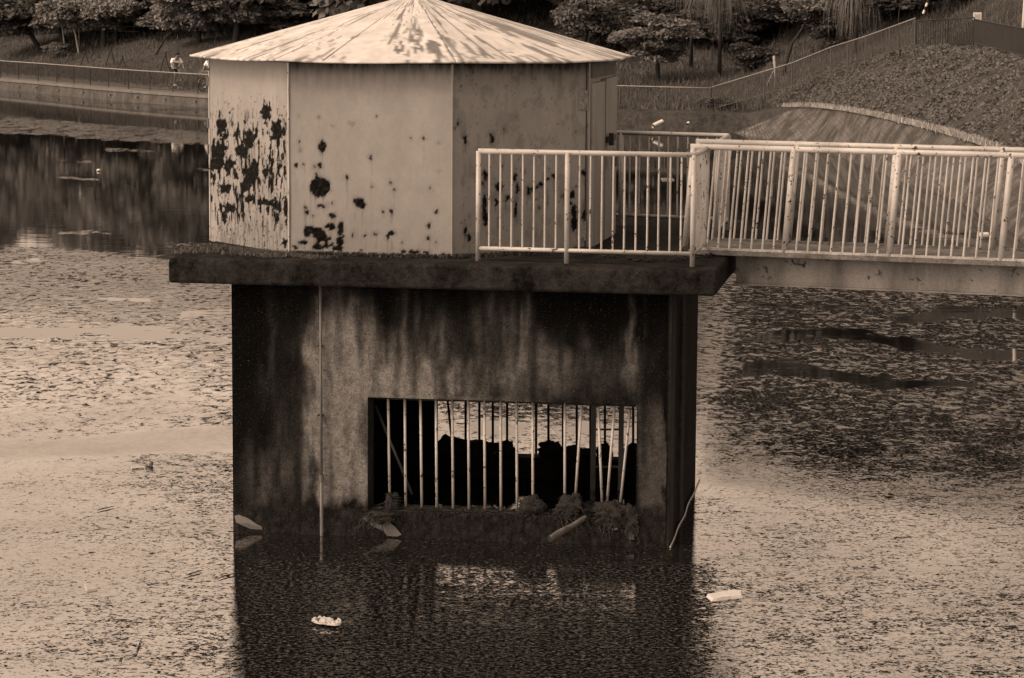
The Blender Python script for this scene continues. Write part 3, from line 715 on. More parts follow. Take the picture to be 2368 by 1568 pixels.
def tonefn(X, Y):
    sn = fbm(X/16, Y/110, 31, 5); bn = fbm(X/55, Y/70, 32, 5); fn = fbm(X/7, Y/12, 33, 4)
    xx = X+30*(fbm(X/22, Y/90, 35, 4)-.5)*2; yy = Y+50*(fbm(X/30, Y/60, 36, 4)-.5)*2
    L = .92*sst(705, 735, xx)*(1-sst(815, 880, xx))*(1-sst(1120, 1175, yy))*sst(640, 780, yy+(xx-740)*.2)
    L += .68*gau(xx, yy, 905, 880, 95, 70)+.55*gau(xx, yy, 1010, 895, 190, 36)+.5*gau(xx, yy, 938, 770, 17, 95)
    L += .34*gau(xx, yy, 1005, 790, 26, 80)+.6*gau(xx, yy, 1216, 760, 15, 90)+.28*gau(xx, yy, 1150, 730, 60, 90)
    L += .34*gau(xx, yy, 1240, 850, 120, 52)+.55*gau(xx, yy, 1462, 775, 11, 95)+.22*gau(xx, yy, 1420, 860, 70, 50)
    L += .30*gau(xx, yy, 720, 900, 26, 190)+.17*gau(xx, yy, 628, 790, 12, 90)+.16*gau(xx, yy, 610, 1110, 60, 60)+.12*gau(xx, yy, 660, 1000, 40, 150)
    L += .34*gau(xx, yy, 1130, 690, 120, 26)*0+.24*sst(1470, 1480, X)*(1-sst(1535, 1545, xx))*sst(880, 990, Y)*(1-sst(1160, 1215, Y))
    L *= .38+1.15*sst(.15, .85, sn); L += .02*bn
    L *= .35+.65*sst(672, 760, Y+60*(sn-.5))          # darker band beneath the slab
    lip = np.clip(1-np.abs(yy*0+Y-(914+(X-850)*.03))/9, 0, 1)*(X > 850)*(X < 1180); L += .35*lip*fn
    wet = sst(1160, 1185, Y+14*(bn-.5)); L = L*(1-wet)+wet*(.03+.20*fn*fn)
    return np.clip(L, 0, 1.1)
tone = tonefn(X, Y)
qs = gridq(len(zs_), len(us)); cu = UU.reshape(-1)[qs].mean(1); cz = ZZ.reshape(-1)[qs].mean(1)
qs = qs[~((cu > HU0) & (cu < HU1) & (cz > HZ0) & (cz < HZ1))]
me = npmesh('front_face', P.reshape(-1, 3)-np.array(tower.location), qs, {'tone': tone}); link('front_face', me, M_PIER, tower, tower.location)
def wallbox(m, u0, u1, v0, v1, z0, z1): m.prism([T(u0, v0, 0), T(u1, v0, 0), T(u1, v1, 0), T(u0, v1, 0)], z0, z1)
m = MB()
for args in ((0, HU0, -2, ZB), (HU1, PW, -2, ZB), (HU0+.001, HU1-.001, -2, HZ0), (HU0+.001, HU1-.001, HZ1, ZB)):
    wallbox(m, args[0], args[1], .004, .30, args[2], args[3])
m.build('front_wall', m_conc('reveal_concrete', None, .01, .07), tower)
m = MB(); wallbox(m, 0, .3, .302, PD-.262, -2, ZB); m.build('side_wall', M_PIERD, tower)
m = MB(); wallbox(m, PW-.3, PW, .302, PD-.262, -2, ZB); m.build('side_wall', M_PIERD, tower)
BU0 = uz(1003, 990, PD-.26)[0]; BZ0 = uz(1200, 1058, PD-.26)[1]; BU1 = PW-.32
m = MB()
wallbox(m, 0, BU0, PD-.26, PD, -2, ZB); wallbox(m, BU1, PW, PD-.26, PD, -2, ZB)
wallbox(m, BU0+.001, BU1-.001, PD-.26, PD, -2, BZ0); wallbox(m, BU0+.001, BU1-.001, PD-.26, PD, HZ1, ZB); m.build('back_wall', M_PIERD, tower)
# vertical form board ribs on the right side
m = MB()
for v0, v1 in ((.02, .55), (1.35, 1.75)):
    m.prism([T(PW-.01, v0, 0), T(PW+.03, v0, 0), T(PW+.03, v1, 0), T(PW-.01, v1, 0)], -1, ZB-.01)
m.build('side_rib', m_conc('rib_concrete', None, .015, .05), tower)
# slab
SP = [atz(x, y, ZS) for x, y in [(388, 597), (1656, 626), (1689, 587), (1733, 546), (1722, 509), (1300, 491), (600, 514), (495, 557)]]
m = MB(); m.prism(SP, ZB, ZS); m.build('platform_slab', M_SLAB, tower, bevel=.035)
# bars in the opening
def bar(pxt, pyt, pxb, pyb, v, r, mat, name='bar', par=tower):
    p = onplane(pxt, pyt, PB+N2*v, N2); q = onplane(pxb, pyb, PB+N2*v, N2); m = MB(); m.tube([q, p], r, 8); return m.build(name, mat, par, True)
def zx(X, Y): return (1400+X/1.5787)*.57788, (1500+Y/1.5787)*.57788
tops = [241, 346, 445, 543, 645, 747, 848, 951, 1052, 1154, 1357]; bots = [252, 352, 454, 548, 652, 752, 853, 953, 1055, 1155, 1356]
for a_, b_ in zip(tops, bots): bar(*zx(a_, 150), *zx(b_, 885), .15, .0135, M_BAR)
for (a_, ya), (b_, yb) in zip([(1462, 190), (1567, 205), (1670, 200), (1768, 220)], [(1420, 830), (1594, 850), (1620, 850), (1703, 860)]): bar(*zx(a_, ya), *zx(b_, yb), .15, .0135, M_BAR)
bar(*zx(160, 195), *zx(392, 755), .45, .0135, M_PIPE)
for X_ in (730, 817, 902, 992, 1175, 1253, 1345, 1432, 1518, 1610, 1788): bar(*zx(X_, 90), *zx(X_, 500), PD-.13, .014, M_RUST)
bar(*zx(612, 120), *zx(650, 480), PD-.13, .014, M_RUST)
m = MB(); m.tube([T(HU0+.02, .15, HZ1-.03), T(HU1-.02, .15, HZ1-.03)], .012, 6); m.build('grate_rail', M_RUST, tower)
# ladder inside
lad = thing('ladder', T(3.6, PD-.75, .2), 'grey steel ladder standing inside the intake opening on the right', 'ladder'); v = PD-.8
for X_ in (1537, 1712):
    p = onplane(*zx(X_, -60), PB+N2*v, N2); q = onplane(*zx(X_, 840), PB+N2*v, N2); q[2] = -.5; m = MB(); m.box((p+q)/2, .055, .03, p[2]-q[2], E2, N2); m.build('rail', M_PIPE, lad)
for Y_ in (110, 345, 582, 812):
    p = onplane(*zx(1537, Y_), PB+N2*v, N2); q = onplane(*zx(1712, Y_), PB+N2*v, N2); m = MB(); m.tube([p, q], .012, 6); m.build('rung', M_PIPE, lad)
# pipe down the front
g = thing('gauge_pipe', T(.9, -.05, 0), 'thin metal gauge pipe running down the front of the tower into the water', 'pipe')
p = onplane(740.5, 660, PB-N2*.05, N2); q = onplane(744, 1240, PB-N2*.05, N2); p[2] = ZB; mid = onplane(743, 1105, PB-N2*.05, N2); q = q-(p-q)*.15
m = MB(); m.tube([mid, p], .014, 10); m.build('upper_pipe', M_PIPE, g, True)
m = MB(); m.tube([q, mid], .019, 10); m.build('lower_pipe', M_PIPE, g, True)
m = MB(); m.tube([mid-[0, 0, .03], mid+[0, 0, .03]], .026, 10); m.build('coupling', M_PIPE, g)
for yy in (800, 960):
    p_ = onplane(741, yy, PB-N2*.03, N2); m = MB(); m.box(p_, .05, .05, .015, E2, N2); m.build('clamp', M_RUST, g)

# ------------------------------------------------------------------ shed
OC = np.array([-1.0666, 28.6116, 0]); RW = 2.2; RR = 2.405; ZE = 4.744; ZA = 5.40
shed = thing('metal_shed', (OC[0], OC[1], ZS), 'octagonal white metal shed with rust holes and a shallow pointed roof on the tower', 'shed')
AN = [-78, -33, 12, 57, 102, 147, 192, 237]
def oc(i, r, z): t = R_(AN[i % 8]); return np.array([OC[0]+r*sin(t), OC[1]-r*cos(t), z])
def blobs(X, Y, L, seed, sx=9., sy=9., amp=2.0, halo=False):
    nz = fbm(X/sx, Y/sy, seed, 4)-.5; nf = fbm(X/3.5, Y/3.5, seed+9, 3)-.5; r = np.full(X.shape, -9.)
    X0, Y0 = X, Y; X = X0+(fbm(X0/7, Y0/9, seed+50, 3)-.5)*9+(fbm(X0/2.5, Y0/3, seed+52, 2)-.5)*3; Y = Y0+(fbm(X0/7, Y0/9, seed+51, 3)-.5)*9
    for cx, cy, rx, ry in L:
        d_ = np.sqrt(((X-cx)/rx)**2+((Y-cy)/ry)**2); r = np.maximum(r, (1-d_)*np.minimum(rx, ry)/3.+nz*amp*np.clip(np.minimum(rx, ry)/7., .3, 2)+nf*.8)
    return (sst(0, .5, r), sst(-2.6, .4, r)) if halo else sst(0, .5, r)
def drip(r, rows, decay=.95):
    o = np.zeros_like(r); a = np.zeros(r.shape[1])
    for i in range(r.shape[0]-1, -1, -1):
        a = np.maximum(a*decay, r[i]); o[i] = a
    return o
def shedpanel(i):
    A, B = oc(i, RW, 0), oc(i+1, RW, 0); L_ = np.linalg.norm(B-A); d = .0125 if i < 4 else .2
    nc = int(L_/d)+2; nr = int((ZE-.02-ZS)/d)+2; s = np.linspace(0, 1, nc); z = np.linspace(ZS-.01, ZE-.015, nr)
    SS, ZZ = np.meshgrid(s, z); P = A+(B-A)*SS[..., None]; P[..., 2] = ZZ
    nrm = np.cross(B-A, (0, 0, 1.)); nrm /= np.linalg.norm(nrm)
    rust = np.zeros(SS.shape); stain_shade = np.zeros(SS.shape)
    if i < 3:
        X, Y = proj(P.reshape(-1, 3)); X = X.reshape(SS.shape); Y = Y.reshape(SS.shape)
        P = P-nrm*((fbm(SS*3, ZZ*1.5, 70+i, 2)-.5)*.012)[..., None]
        sp_ = fbm(X/5, Y/5, 81+i, 3)
        top = np.clip(1-(Y-150)/75, 0, 1)*(.25+.9*fbm(X/7, Y/45, 55+i, 4))  # soft shade under the eave painted in, with some streaky dirt
        eave_shade = np.clip(1-(Y-152)/26, 0, 1)*(.55+.9*fbm(X/5, Y/30, 56+i, 4))  # tighter band of painted eave shade, broken up like dirt streaks
        bot = sst(0, 1, (Y-(575+(i == 1)*10))/22)*fbm(X/9, Y/6, 41+i, 3)
        if i == 0:
            Lb = [(615, 262, 12, 22), (640, 300, 15, 25), (655, 305, 7, 18), (507, 262, 5, 9), (532, 262, 4, 5), (512, 290, 10, 22), (520, 312, 7, 14), (545, 312, 5, 10), (575, 325, 14, 22), (558, 350, 14, 14),
                  (592, 310, 6, 12), (508, 350, 16, 22), (500, 380, 16, 16), (530, 385, 10, 20), (545, 408, 8, 9), (580, 405, 18, 16), (572, 430, 18, 14), (590, 390, 12, 20), (612, 404, 5, 12), (632, 408, 5, 10), (650, 362, 5, 12), (658, 398, 5, 16),
                  (520, 435, 12, 12), (575, 460, 14, 10), (527, 480, 13, 12), (520, 500, 6, 20), (610, 468, 22, 8), (638, 478, 9, 22), (640, 500, 6, 18), (660, 475, 6, 28), (662, 510, 5, 16), (497, 415, 4, 20), (560, 500, 4, 10),
                  (656, 560, 6, 12), (609, 235, 3, 5), (600, 218, 2, 4), (566, 282, 4, 7), (626, 395, 4, 16), (545, 350, 4, 10)]
            w_ = fbm(X/4.5, Y/22, 301, 4); b = blobs(X, Y, Lb, 11, 6, 11, 3.2)
            prof_ = gau(Y, 0, 400, 0, 120, 1)
            st = sst(.60, .66, w_+.10*prof_-.04); rust = np.maximum(b, st*sst(.1, .5, prof_))
            sp2 = sst(.76, .8, fbm(X/2.6, Y/4, 305, 2)); rust = np.maximum(rust, sp2*sst(180, 300, Y))
            dr = drip(rust, None, .97); stain_shade = .45*dr*sst(.45, .7, fbm(X/2.2, Y/40, 306, 3))+.22*sst(480, 540, Y)*sst(.5, .6, fbm(X/12, Y/26, 307, 4))*(1-sst(.6, .72, fbm(X/12, Y/26, 307, 4)))
            stain_shade += .22*top
        elif i == 1:
            Lb = [(740, 432, 23, 25), (829, 467, 13, 11), (836, 473, 9, 9), (745, 340, 9, 15), (855, 365, 4, 6), (801, 410, 5, 6), (739, 384, 5, 6), (727, 387, 3, 4), (733, 404, 5, 5), (700, 383, 3, 4), (684, 383, 4, 4),
                  (715, 535, 14, 14), (735, 540, 22, 14), (752, 560, 22, 14), (765, 525, 14, 9), (770, 500, 8, 8), (788, 530, 8, 18), (785, 560, 10, 12), (780, 575, 14, 7), (735, 572, 14, 9), (700, 560, 12, 5), (795, 548, 4, 7), (683, 570, 6, 5),
                  (707, 480, 4, 4), (708, 491, 5, 6), (770, 470, 3, 4), (886, 491, 4, 6), (903, 422, 3, 4), (905, 490, 4, 6), (905, 540, 8, 7), (897, 548, 5, 6), (868, 541, 6, 4), (990, 522, 5, 6), (990, 550, 6, 7), (1008, 490, 4, 5),
                  (845, 545, 3, 4), (957, 583, 14, 5), (933, 582, 5, 5), (986, 586, 8, 5), (884, 590, 4, 6), (835, 580, 3, 3), (1030, 592, 14, 7), (1015, 395, 2, 2), (995, 435, 3, 4), (910, 440, 3, 3), (1015, 330, 2, 2),
                  (737, 270, 2, 3), (690, 268, 2, 2), (870, 270, 2, 2), (950, 320, 2, 3), (978, 320, 3, 3), (696, 345, 3, 4), (690, 327, 2, 3), (745, 477, 10, 5), (724, 500, 3, 3), (860, 430, 2, 2), (1010, 560, 2, 3), (930, 560, 2, 3), (815, 545, 3, 6)]
            rust, hl = blobs(X, Y, Lb, 21, 9, 9, .9, True)
            hole = blobs(X, Y, [(757, 535, 6, 6), (720, 545, 4, 6), (762, 562, 6, 7), (745, 563, 5, 6), (778, 508, 5, 6), (800, 590, 5, 4)], 44, 7, 7); rust *= 1-hole
            dr = drip(rust, None, .96); stain_shade = .3*dr*sst(.5, .7, fbm(X/2.0, Y/30, 308, 3))+.55*top+.42*hl*fbm(X/4, Y/7, 312, 3)+.38*eave_shade
            stain_shade += .25*blobs(X, Y, [(812, 286, 10, 7), (768, 291, 5, 5), (985, 322, 5, 4)], 4, 4, 4)
        else:
            Lb = [(1075, 325, 4, 14), (1137, 322, 5, 12), (1133, 310, 3, 6), (1122, 405, 5, 12), (1155, 435, 10, 10), (1117, 425, 4, 5), (1190, 410, 4, 12), (1195, 440, 5, 14), (1173, 460, 5, 6), (1192, 482, 4, 22), (1120, 470, 7, 18), (1122, 500, 8, 22),
                  (1147, 468, 4, 12), (1222, 442, 5, 10), (1233, 438, 5, 5), (1252, 425, 6, 5), (1265, 415, 6, 4), (1280, 408, 8, 4), (1240, 432, 7, 5), (1352, 402, 9, 8), (1325, 448, 6, 11), (1327, 492, 8, 18), (1328, 515, 8, 20), (1300, 455, 3, 4),
                  (1060, 287, 4, 6), (1162, 385, 3, 4), (1212, 395, 3, 5), (1075, 535, 5, 12), (1085, 550, 6, 8), (1320, 470, 6, 5), (1245, 480, 3, 4), (1350, 500, 4, 16), (1165, 300, 3, 5), (1240, 462, 3, 3)]
            rust, hl = blobs(X, Y, Lb, 31, 6, 8, 2.2, True); dr = drip(rust, None, .965)
            stain_shade = .35*dr*sst(.48, .68, fbm(X/2.2, Y/36, 309, 3))+.62*top+.45*hl*fbm(X/4, Y/7, 312, 3)+.38*eave_shade+.2*sst(.56, .7, fbm(X/16, Y/30, 310, 4))
            sp2 = sst(.82, .86, fbm(X/3, Y/6, 311, 2)); rust = np.maximum(rust, sp2*.6)
        rust = np.maximum(rust, sst(.35, .6, bot)*.8); stain_shade = np.clip(stain_shade, 0, .92)
    me = npmesh('wall_panel', P.reshape(-1, 3)-np.array(shed.location), gridq(nr, nc), {'rust': rust, 'stain_shade': stain_shade}); o = link('wall_panel', me, M_PANEL, shed, shed.location, True)
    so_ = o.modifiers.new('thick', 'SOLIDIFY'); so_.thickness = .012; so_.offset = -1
    return A, B
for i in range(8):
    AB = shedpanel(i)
for i in (0, 1, 2, 3, 4):
    p = oc(i, RW+.004, ZS); m = MB(); m.tube([p, p+[0, 0, ZE-ZS-.02]], .011, 6); m.build('corner_trim', M_PAINT if i < 2 else M_PANEL, shed)
# door on the right-hand face
A, B = oc(3, RW, 0), oc(4, RW, 0); ed = (B-A)/np.linalg.norm(B-A); nd = np.cross(ed, (0, 0, 1.)); LD = np.linalg.norm(B-A)
M_DOOR = m_simple('door_paint', .14, .23, 5, .7, .3, .01, .3, (1, 1, .3))
def dbox(name, s0, s1, z0, z1, th_, mat, par=shed):
    m = MB(); c_ = A+ed*(LD*(s0+s1)/2)+nd*th_/2; c_[2] = (z0+z1)/2; m.box(c_, LD*(s1-s0), th_, z1-z0, ed, nd); return m.build(name, mat, par, bevel=.003)
dbox('door_frame', .02, .47, ZS+.02, ZS+1.72, .05, M_DOOR)
door = dbox('door', .52, .985, ZS+.02, ZS+1.74, .05, M_DOOR)
dbox('door_gap', .47, .52, ZS+.02, ZS+1.74, .004, M_BLACK)
dbox('lintel', .02, .985, ZS+1.77, ZE-.02, .03, m_simple('lintel_paint', .05, .1, 5, .8, .3))
m = MB(); c_ = A+ed*LD*.66+nd*.07; c_[2] = atD(1400, 320, c_[1])[2]; m.box(c_, .55, .03, .06, ed, nd); m.box(c_-ed*.16+nd*.03, .08, .05, .13, ed, nd); m.build('hasp', M_DARK, door)
lk = thing('padlock', c_-[0, 0, .15]+nd*.05, 'dark padlock hanging from the hasp on the shed door', 'padlock'); b = c_-[0, 0, .18]+nd*.06-ed*.16
m = MB(); m.box(b-[0, 0, .06], .12, .04, .10, ed, nd); m.build('lock_body', M_DARK, lk, bevel=.006)
m = MB(); m.tube([b+ed*.04+np.array([0, 0, z]) if False else b+ed*(.04*cos(t_))+np.array([0, 0, .10*max(0, sin(t_))]) for t_ in np.linspace(0, pi, 9)], .008, 6); m.build('shackle', M_CHROME, lk)
for yy in (232, 535):
    A2, B2 = oc(2, RW, 0), oc(3, RW, 0); e_ = (B2-A2)/np.linalg.norm(B2-A2); n_ = np.cross(e_, (0, 0, 1.)); c_ = B2-e_*.09+n_*.008; c_[2] = atD(1355, yy, c_[1])[2]
    m = MB(); m.box(c_, .10, .012, .20, e_, n_); m.tube([c_+e_*.05+[0, 0, -.1], c_+e_*.05+[0, 0, .1]], .012, 6); m.build('hinge', m_simple('hinge_paint', .06, .3, 30, .8, .5), shed)
A2, B2 = oc(2, RW, 0), oc(3, RW, 0); e_ = (B2-A2)/np.linalg.norm(B2-A2); n_ = np.cross(e_, (0, 0, 1.)); c_ = B2-e_*.035+n_*.004; c_[2] = ZS+.97
m = MB(); m.box(c_, .008, .008, 1.92, e_, n_); m.build('seam', M_BLACK, shed)
for yy in (188, 285, 345):
    c_ = oc(0, RW+.02, 0); c_[2] = atD(487, yy, c_[1])[2]; m = MB(); m.tube([c_-[0, 0, .05], c_+[0, 0, .05]], .012, 6); m.build('hinge', M_PIPE, shed)
# roof
NR_, NCc = 90, 46; V = []; Q = []; RA = []; off = 0
for i in range(8):
    A_, B_ = oc(i, RR, ZE), oc(i+1, RR, ZE); Ap = np.array([OC[0], OC[1], ZA])
    t = np.linspace(.004, 1, NR_)[:, None]; s = np.linspace(0, 1, NCc)[None, :]
    P = Ap+(A_-Ap)*(t*(1-s))[..., None]+(B_-Ap)*(t*s)[..., None]
    P[..., 2] -= .015*np.sin(pi*s)*t+.02*(fbm(P[..., 0]*1.5, P[..., 1]*1.5, 61, 3)-.5)*np.sin(pi*s)
    wz = t*(s-.5); ang = (i+s)*1.0+0*t
    st = fbm(ang*19, t*3.0+i*7, 62, 5); st2 = fbm(ang*50, t*7, 63, 4); zone = fbm(ang*2.4+3, t*2.2, 64, 3)
    bias = {0: .0, 1: .0, 2: .075, 3: .02}.get(i, 0)
    r = sst(.605, .655, st*.7+st2*.3+(zone-.5)*.30+bias+.03*(t-.5))*.75+.14*sst(.5, .62, fbm(ang*9, t*4, 68, 5))
    if i == 1: r = np.maximum(r, .95*sst(.50, .56, fbm(ang*26, t*9, 65, 4)+.55*gau(s+0*t, t+0*s, .83, .80, .15, .17)-.30))
    r = np.maximum(r, sst(.62, .68, fbm(ang*60, t*30, 66, 3))*.6*(zone > .5))
    edge = np.minimum(s, 1-s)*t; r = np.maximum(r, .7*(edge < .006)*(fbm(t*30+s*0, i+t*0+s*0, 67, 3) > .5))
    V.append(P.reshape(-1, 3)); RA.append(r.reshape(-1)); Q.append(gridq(NR_, NCc)+off); off += NR_*NCc
me = npmesh('roof', np.concatenate(V)-np.array(shed.location), np.concatenate(Q), {'rust': np.concatenate(RA)}); rf = link('roof', me, M_ROOF, shed, shed.location, False)
so_ = rf.modifiers.new('thick', 'SOLIDIFY'); so_.thickness = .018; so_.offset = -1
m = MB(); m.ball((OC[0], OC[1], ZA+.01), (.06, .06, .04)); m.build('roof_cap', M_PAINT, rf)
for i in range(8):
    m = MB(); p, q = oc(i, RR-.01, ZE+.006), np.array([OC[0], OC[1], ZA+.004]); m.tube([p, q], .007, 5); m.build('roof_ridge', M_PAINT, rf)
A_, B_ = oc(1, RR, ZE), oc(2, RR, ZE); p = A_+(B_-A_)*.26; q = np.array([OC[0], OC[1], ZA]); q = p+(q-p)*.8
m = MB(); m.tube([p+[0, 0, .01], q+[0, 0, .01]], .006, 5); m.build('roof_seam', M_PAINT, rf)

# ------------------------------------------------------------------ railings
def railing(label, runs, ztop, zbot, posts, bal, group='white painted railings', lean=0., rt=.026, rp=.026, rb=.0115, zb=ZS, loc=None, over=None, name='railing', cat='railing'):
    """runs: list of plan polylines (xyz at deck level); posts/bal: plan points"""
    runs = [[np.array(p, float) for p in r] for r in runs]; root = thing(name, loc if loc is not None else runs[0][0], label, cat, group)
    def up(p, z, ld): return np.array([p[0], p[1], p[2]])+np.array([0, 0, z])+ld*lean*z
    for r in runs:
        ld = (r[-1]-r[0]); ld /= np.linalg.norm(ld); ld = ld if lean else ld*0
        m = MB(); m.tube([up(p, ztop, ld) for p in r], rt, 10); m.build('top_rail', M_PAINT, root, True)
        if zbot: m = MB(); m.tube([up(p, zbot, ld) for p in r], rt*.85, 10); m.build('bottom_rail', M_PAINT, root, True)
    ld = (runs[0][-1]-runs[0][0]); ld /= np.linalg.norm(ld); ld = ld if lean else ld*0
    for p in posts:
        m = MB(); m.tube([np.array(p), up(p, ztop, ld)], rp, 10); m.build('post', M_PAINT, root, True)
    for p in bal:
        m = MB(); m.tube([up(p, zbot or .0, ld), up(p, ztop-.005, ld)], rb, 6, cap=False); m.build('baluster', M_PAINT, root, True)
    return root
f1 = atz(1105, 603, ZS); f2 = atz(1311, 608, ZS); f3 = atz(1600, 617, ZS); f2 = f1+(f3-f1)*((f2-f1) @ (f3-f1))/((f3-f1) @ (f3-f1))
def on_line(a, b, px):
    lo, hi = -3., 6.
    for _ in range(50):
        mid = (lo+hi)/2
        if proj(a+(b-a)*mid)[0][0] < px: lo = mid
        else: hi = mid
    return a+(b-a)*lo
def z3(X): return (1800+X/1.96)*.57788
ub = np.array([0, 0, .55])
bal = [on_line(f1+ub, f3+ub, z3(X_))-ub for X_ in (308, 395, 483, 570, 658, 744, 831, 1015, 1100, 1190, 1279, 1367, 1458, 1548, 1635, 1725, 1812)]
f4 = atz(1636, 342, ZS+1.09)-[0, 0, 1.09]; dd = f4-f3
railing('rust-chipped white railing at the front right of the platform, turning back towards the footbridge', [[f1, f3, f4]], 1.09, .125, [f1, f2, f3, f4-dd*.02], bal+[f3+dd*k/11 for k in range(1, 11)])
b0 = atz(1434, 522, ZS); b1 = atz(1680, 532, ZS); dirb = (b1-b0)/np.linalg.norm(b1-b0); bl = b0-dirb*1.5
h_b = atD(1436, 307, b0[1])[2]-ZS; hb2 = atD(1500, 498, b0[1])[2]-ZS
b2 = atz(1657, 331, ZS+h_b)-[0, 0, h_b]
if b1[1]-b2[1] > 1.8 or b1[1]-b2[1] < .6: b2 = b1+(b2-b1)/abs(b1[1]-b2[1])*1.4 if b2[1] < b1[1] else b1-N2*1.4-E2*.05
ubb = np.array([0, 0, .6])
bal = [on_line(b0+ubb, b1+ubb, z3(X_))-ubb for X_ in (1408, 1482, 1558, 1635, 1708, 1783, 1862, 1938, 2013, 2088)]+[b0-dirb*.34*k for k in (1, 2, 3)]
d2 = b2-b1
railing('white railing along the back of the platform, seen past the shed door', [[bl, b1, b2]], h_b, hb2, [bl, b0, b1, b2], bal+[b1+d2*k/11 for k in range(1, 11)])

# ------------------------------------------------------------------ footbridge
ta = math.atan(.27); db = np.array([cos(ta), -sin(ta), -.005]); nb = np.array([sin(ta), cos(ta), 0])
A0 = atz(1690, 592, ZS+.01); L_B = 6.5
bridge = thing('footbridge', A0, 'narrow flat footbridge on a grey rust-spotted steel girder leading off to the right', 'footbridge')
def Bp(s, v, z): return A0+db*s+nb*v+np.array([0, 0, z])
def bbox(m, s0, s1, v0, v1, z0, z1):
    P_ = [Bp(s, v, z) for z in (z0, z1) for v in (v0, v1) for s in (s0, s1)]
    m.add(P_, [(0, 2, 3, 1), (4, 5, 7, 6), (0, 1, 5, 4), (2, 6, 7, 3), (0, 4, 6, 2), (1, 3, 7, 5)])
BW = 1.12
m = MB(); bbox(m, -.45, L_B, 0, BW, 0, .05); m.build('deck', M_DECK, bridge, bevel=.008)
m = MB(); bbox(m, -.4, L_B, .0, .05, .052, .075); m.build('deck_edge', m_conc('rough_edge_concrete', None, .2, .5), bridge)
m = MB(); bbox(m, -.4, L_B, BW-.05, BW, .052, .075); m.build('deck_edge', M_DECK, bridge)
for v0 in (.13, BW-.25):
    m = MB(); bbox(m, .03, L_B, v0, v0+.012, -.285, -.002); m.build('girder_web', M_GIRD, bridge)
    m = MB(); bbox(m, .03, L_B, v0-.05, v0+.062, -.30, -.286); m.build('girder_flange', M_GIRD, bridge)
for s in np.arange(.6, L_B, 1.2):
    m = MB(); bbox(m, s, s+.05, .145, BW-.25, -.27, -.05); m.build('cross_beam', M_RUST, bridge)
def brail(v, pxp, hh, sx0, lab, s_end=L_B):
    a_ = Bp(0, v, .05); b_ = Bp(1, v, .05)
    pts = [on_line(a_, b_, p) for p in pxp]; sp_ = pts[-1]-pts[-2]
    while (pts[-1]-a_) @ db < s_end-1.2: pts.append(pts[-1]+sp_)
    bal_ = []
    for p, q in zip(pts[:-1], pts[1:]): bal_ += [p+(q-p)*k/9 for k in range(1, 9)]
    st = pts[0]-db*.03
    return railing(lab, [[st, pts[-1]+sp_*.1]], hh, None, pts, bal_, lean=.072, rt=.03, rp=.033, rb=.0125)
H1 = 1.045
brail(.03, [1583, 1813, 2055, 2313], H1, 0, 'white railing on the near side of the footbridge')
brail(BW-.03, [1596, 1822, 2050, 2293], H1-.01, 0, 'white railing on the far side of the footbridge')

# chain on the slab
pc = [(1390, 591), (1420, 593), (1448, 592), (1460, 596), (1452, 600), (1475, 601), (1500, 597), (1522, 600), (1560, 600), (1595, 596), (1630, 592), (1650, 588)]
pc2 = [(1450, 600), (1480, 596), (1510, 602), (1490, 603), (1455, 600)]
def linkchain(m, pts, r=.011, Lk=.05):
    P = resamp([atz(x, y, ZS+.02) for x, y in pts], Lk)
    for i in range(len(P)-1):
        c_ = (P[i]+P[i+1])/2; d_ = P[i+1]-P[i]; d_ /= np.linalg.norm(d_)+1e-9; s_ = np.cross(d_, (0, 0, 1.)); u_ = np.array([0, 0, 1.]) if i % 2 else s_
        if not i % 2: u_ = s_
        m.tube([c_+d_*Lk*.72*cos(t_)+u_*.018*sin(t_) for t_ in np.linspace(0, 2*pi, 9)[:-1]], .006, 5, closed=True)
m = MB(); linkchain(m, pc); linkchain(m, pc2); tag(m.build('chain', M_RUST, None, origin=atz(1500, 597, ZS)), 'rusty chain lying on the slab under the front railing', 'chain')

# moss and dirt on the slab
def tufts(name, pts, n_, h, spread, mat, label, cat, leafs=False):
    V_ = []; rg = np.random.default_rng(len(pts)*7+n_)
    for p in pts:
        P = np.array(p)+rg.normal(size=(n_, 3))*np.array([spread[0], spread[1], 0])
        hh_ = h*(.3+rg.random(n_)); dx_ = rg.normal(size=(n_, 3))*np.array([.5, .5, 0])*h; wv_ = rg.normal(size=(n_, 3)); wv_[:, 2] = 0; wv_ /= np.linalg.norm(wv_, axis=1)[:, None]
        t_ = P+dx_; t_[:, 2] += hh_; V_.append(np.stack([P-wv_*.006, P+wv_*.006, t_+wv_*.002, t_-wv_*.002], 1).reshape(-1, 3))
    v_ = np.concatenate(V_); o = link(name, npmesh(name, v_, np.arange(len(v_)).reshape(-1, 4)), mat, None, (0, 0, 0)); tag(o, label, cat, kind='stuff'); return o
M_MOSSL = m_leaf('moss_leaf', .02, .16)
mp_ = [atz(x, y, ZS) for x, y in [(470, 570), (500, 572), (520, 576), (545, 578), (575, 581), (600, 583), (630, 587), (660, 591), (690, 593), (440, 578), (480, 583), (540, 588), (585, 590), (730, 597), (620, 594), (425, 585)]]
tufts('moss', mp_, 150, .03, (.07, .045), M_MOSSL, 'moss and dry grass at the left foot of the shed', 'moss')
mp_ = [oc(1, RW+.05, ZS)*(1-k/20)+oc(2, RW+.05, ZS)*k/20 for k in range(21)]+[oc(2, RW+.05, ZS)*(1-k/16)+oc(3, RW+.05, ZS)*k/16 for k in range(17)]
tufts('moss', mp_, 110, .035, (.06, .04), m_leaf('dark_moss', .01, .06), 'dark moss along the foot of the front shed walls', 'moss')

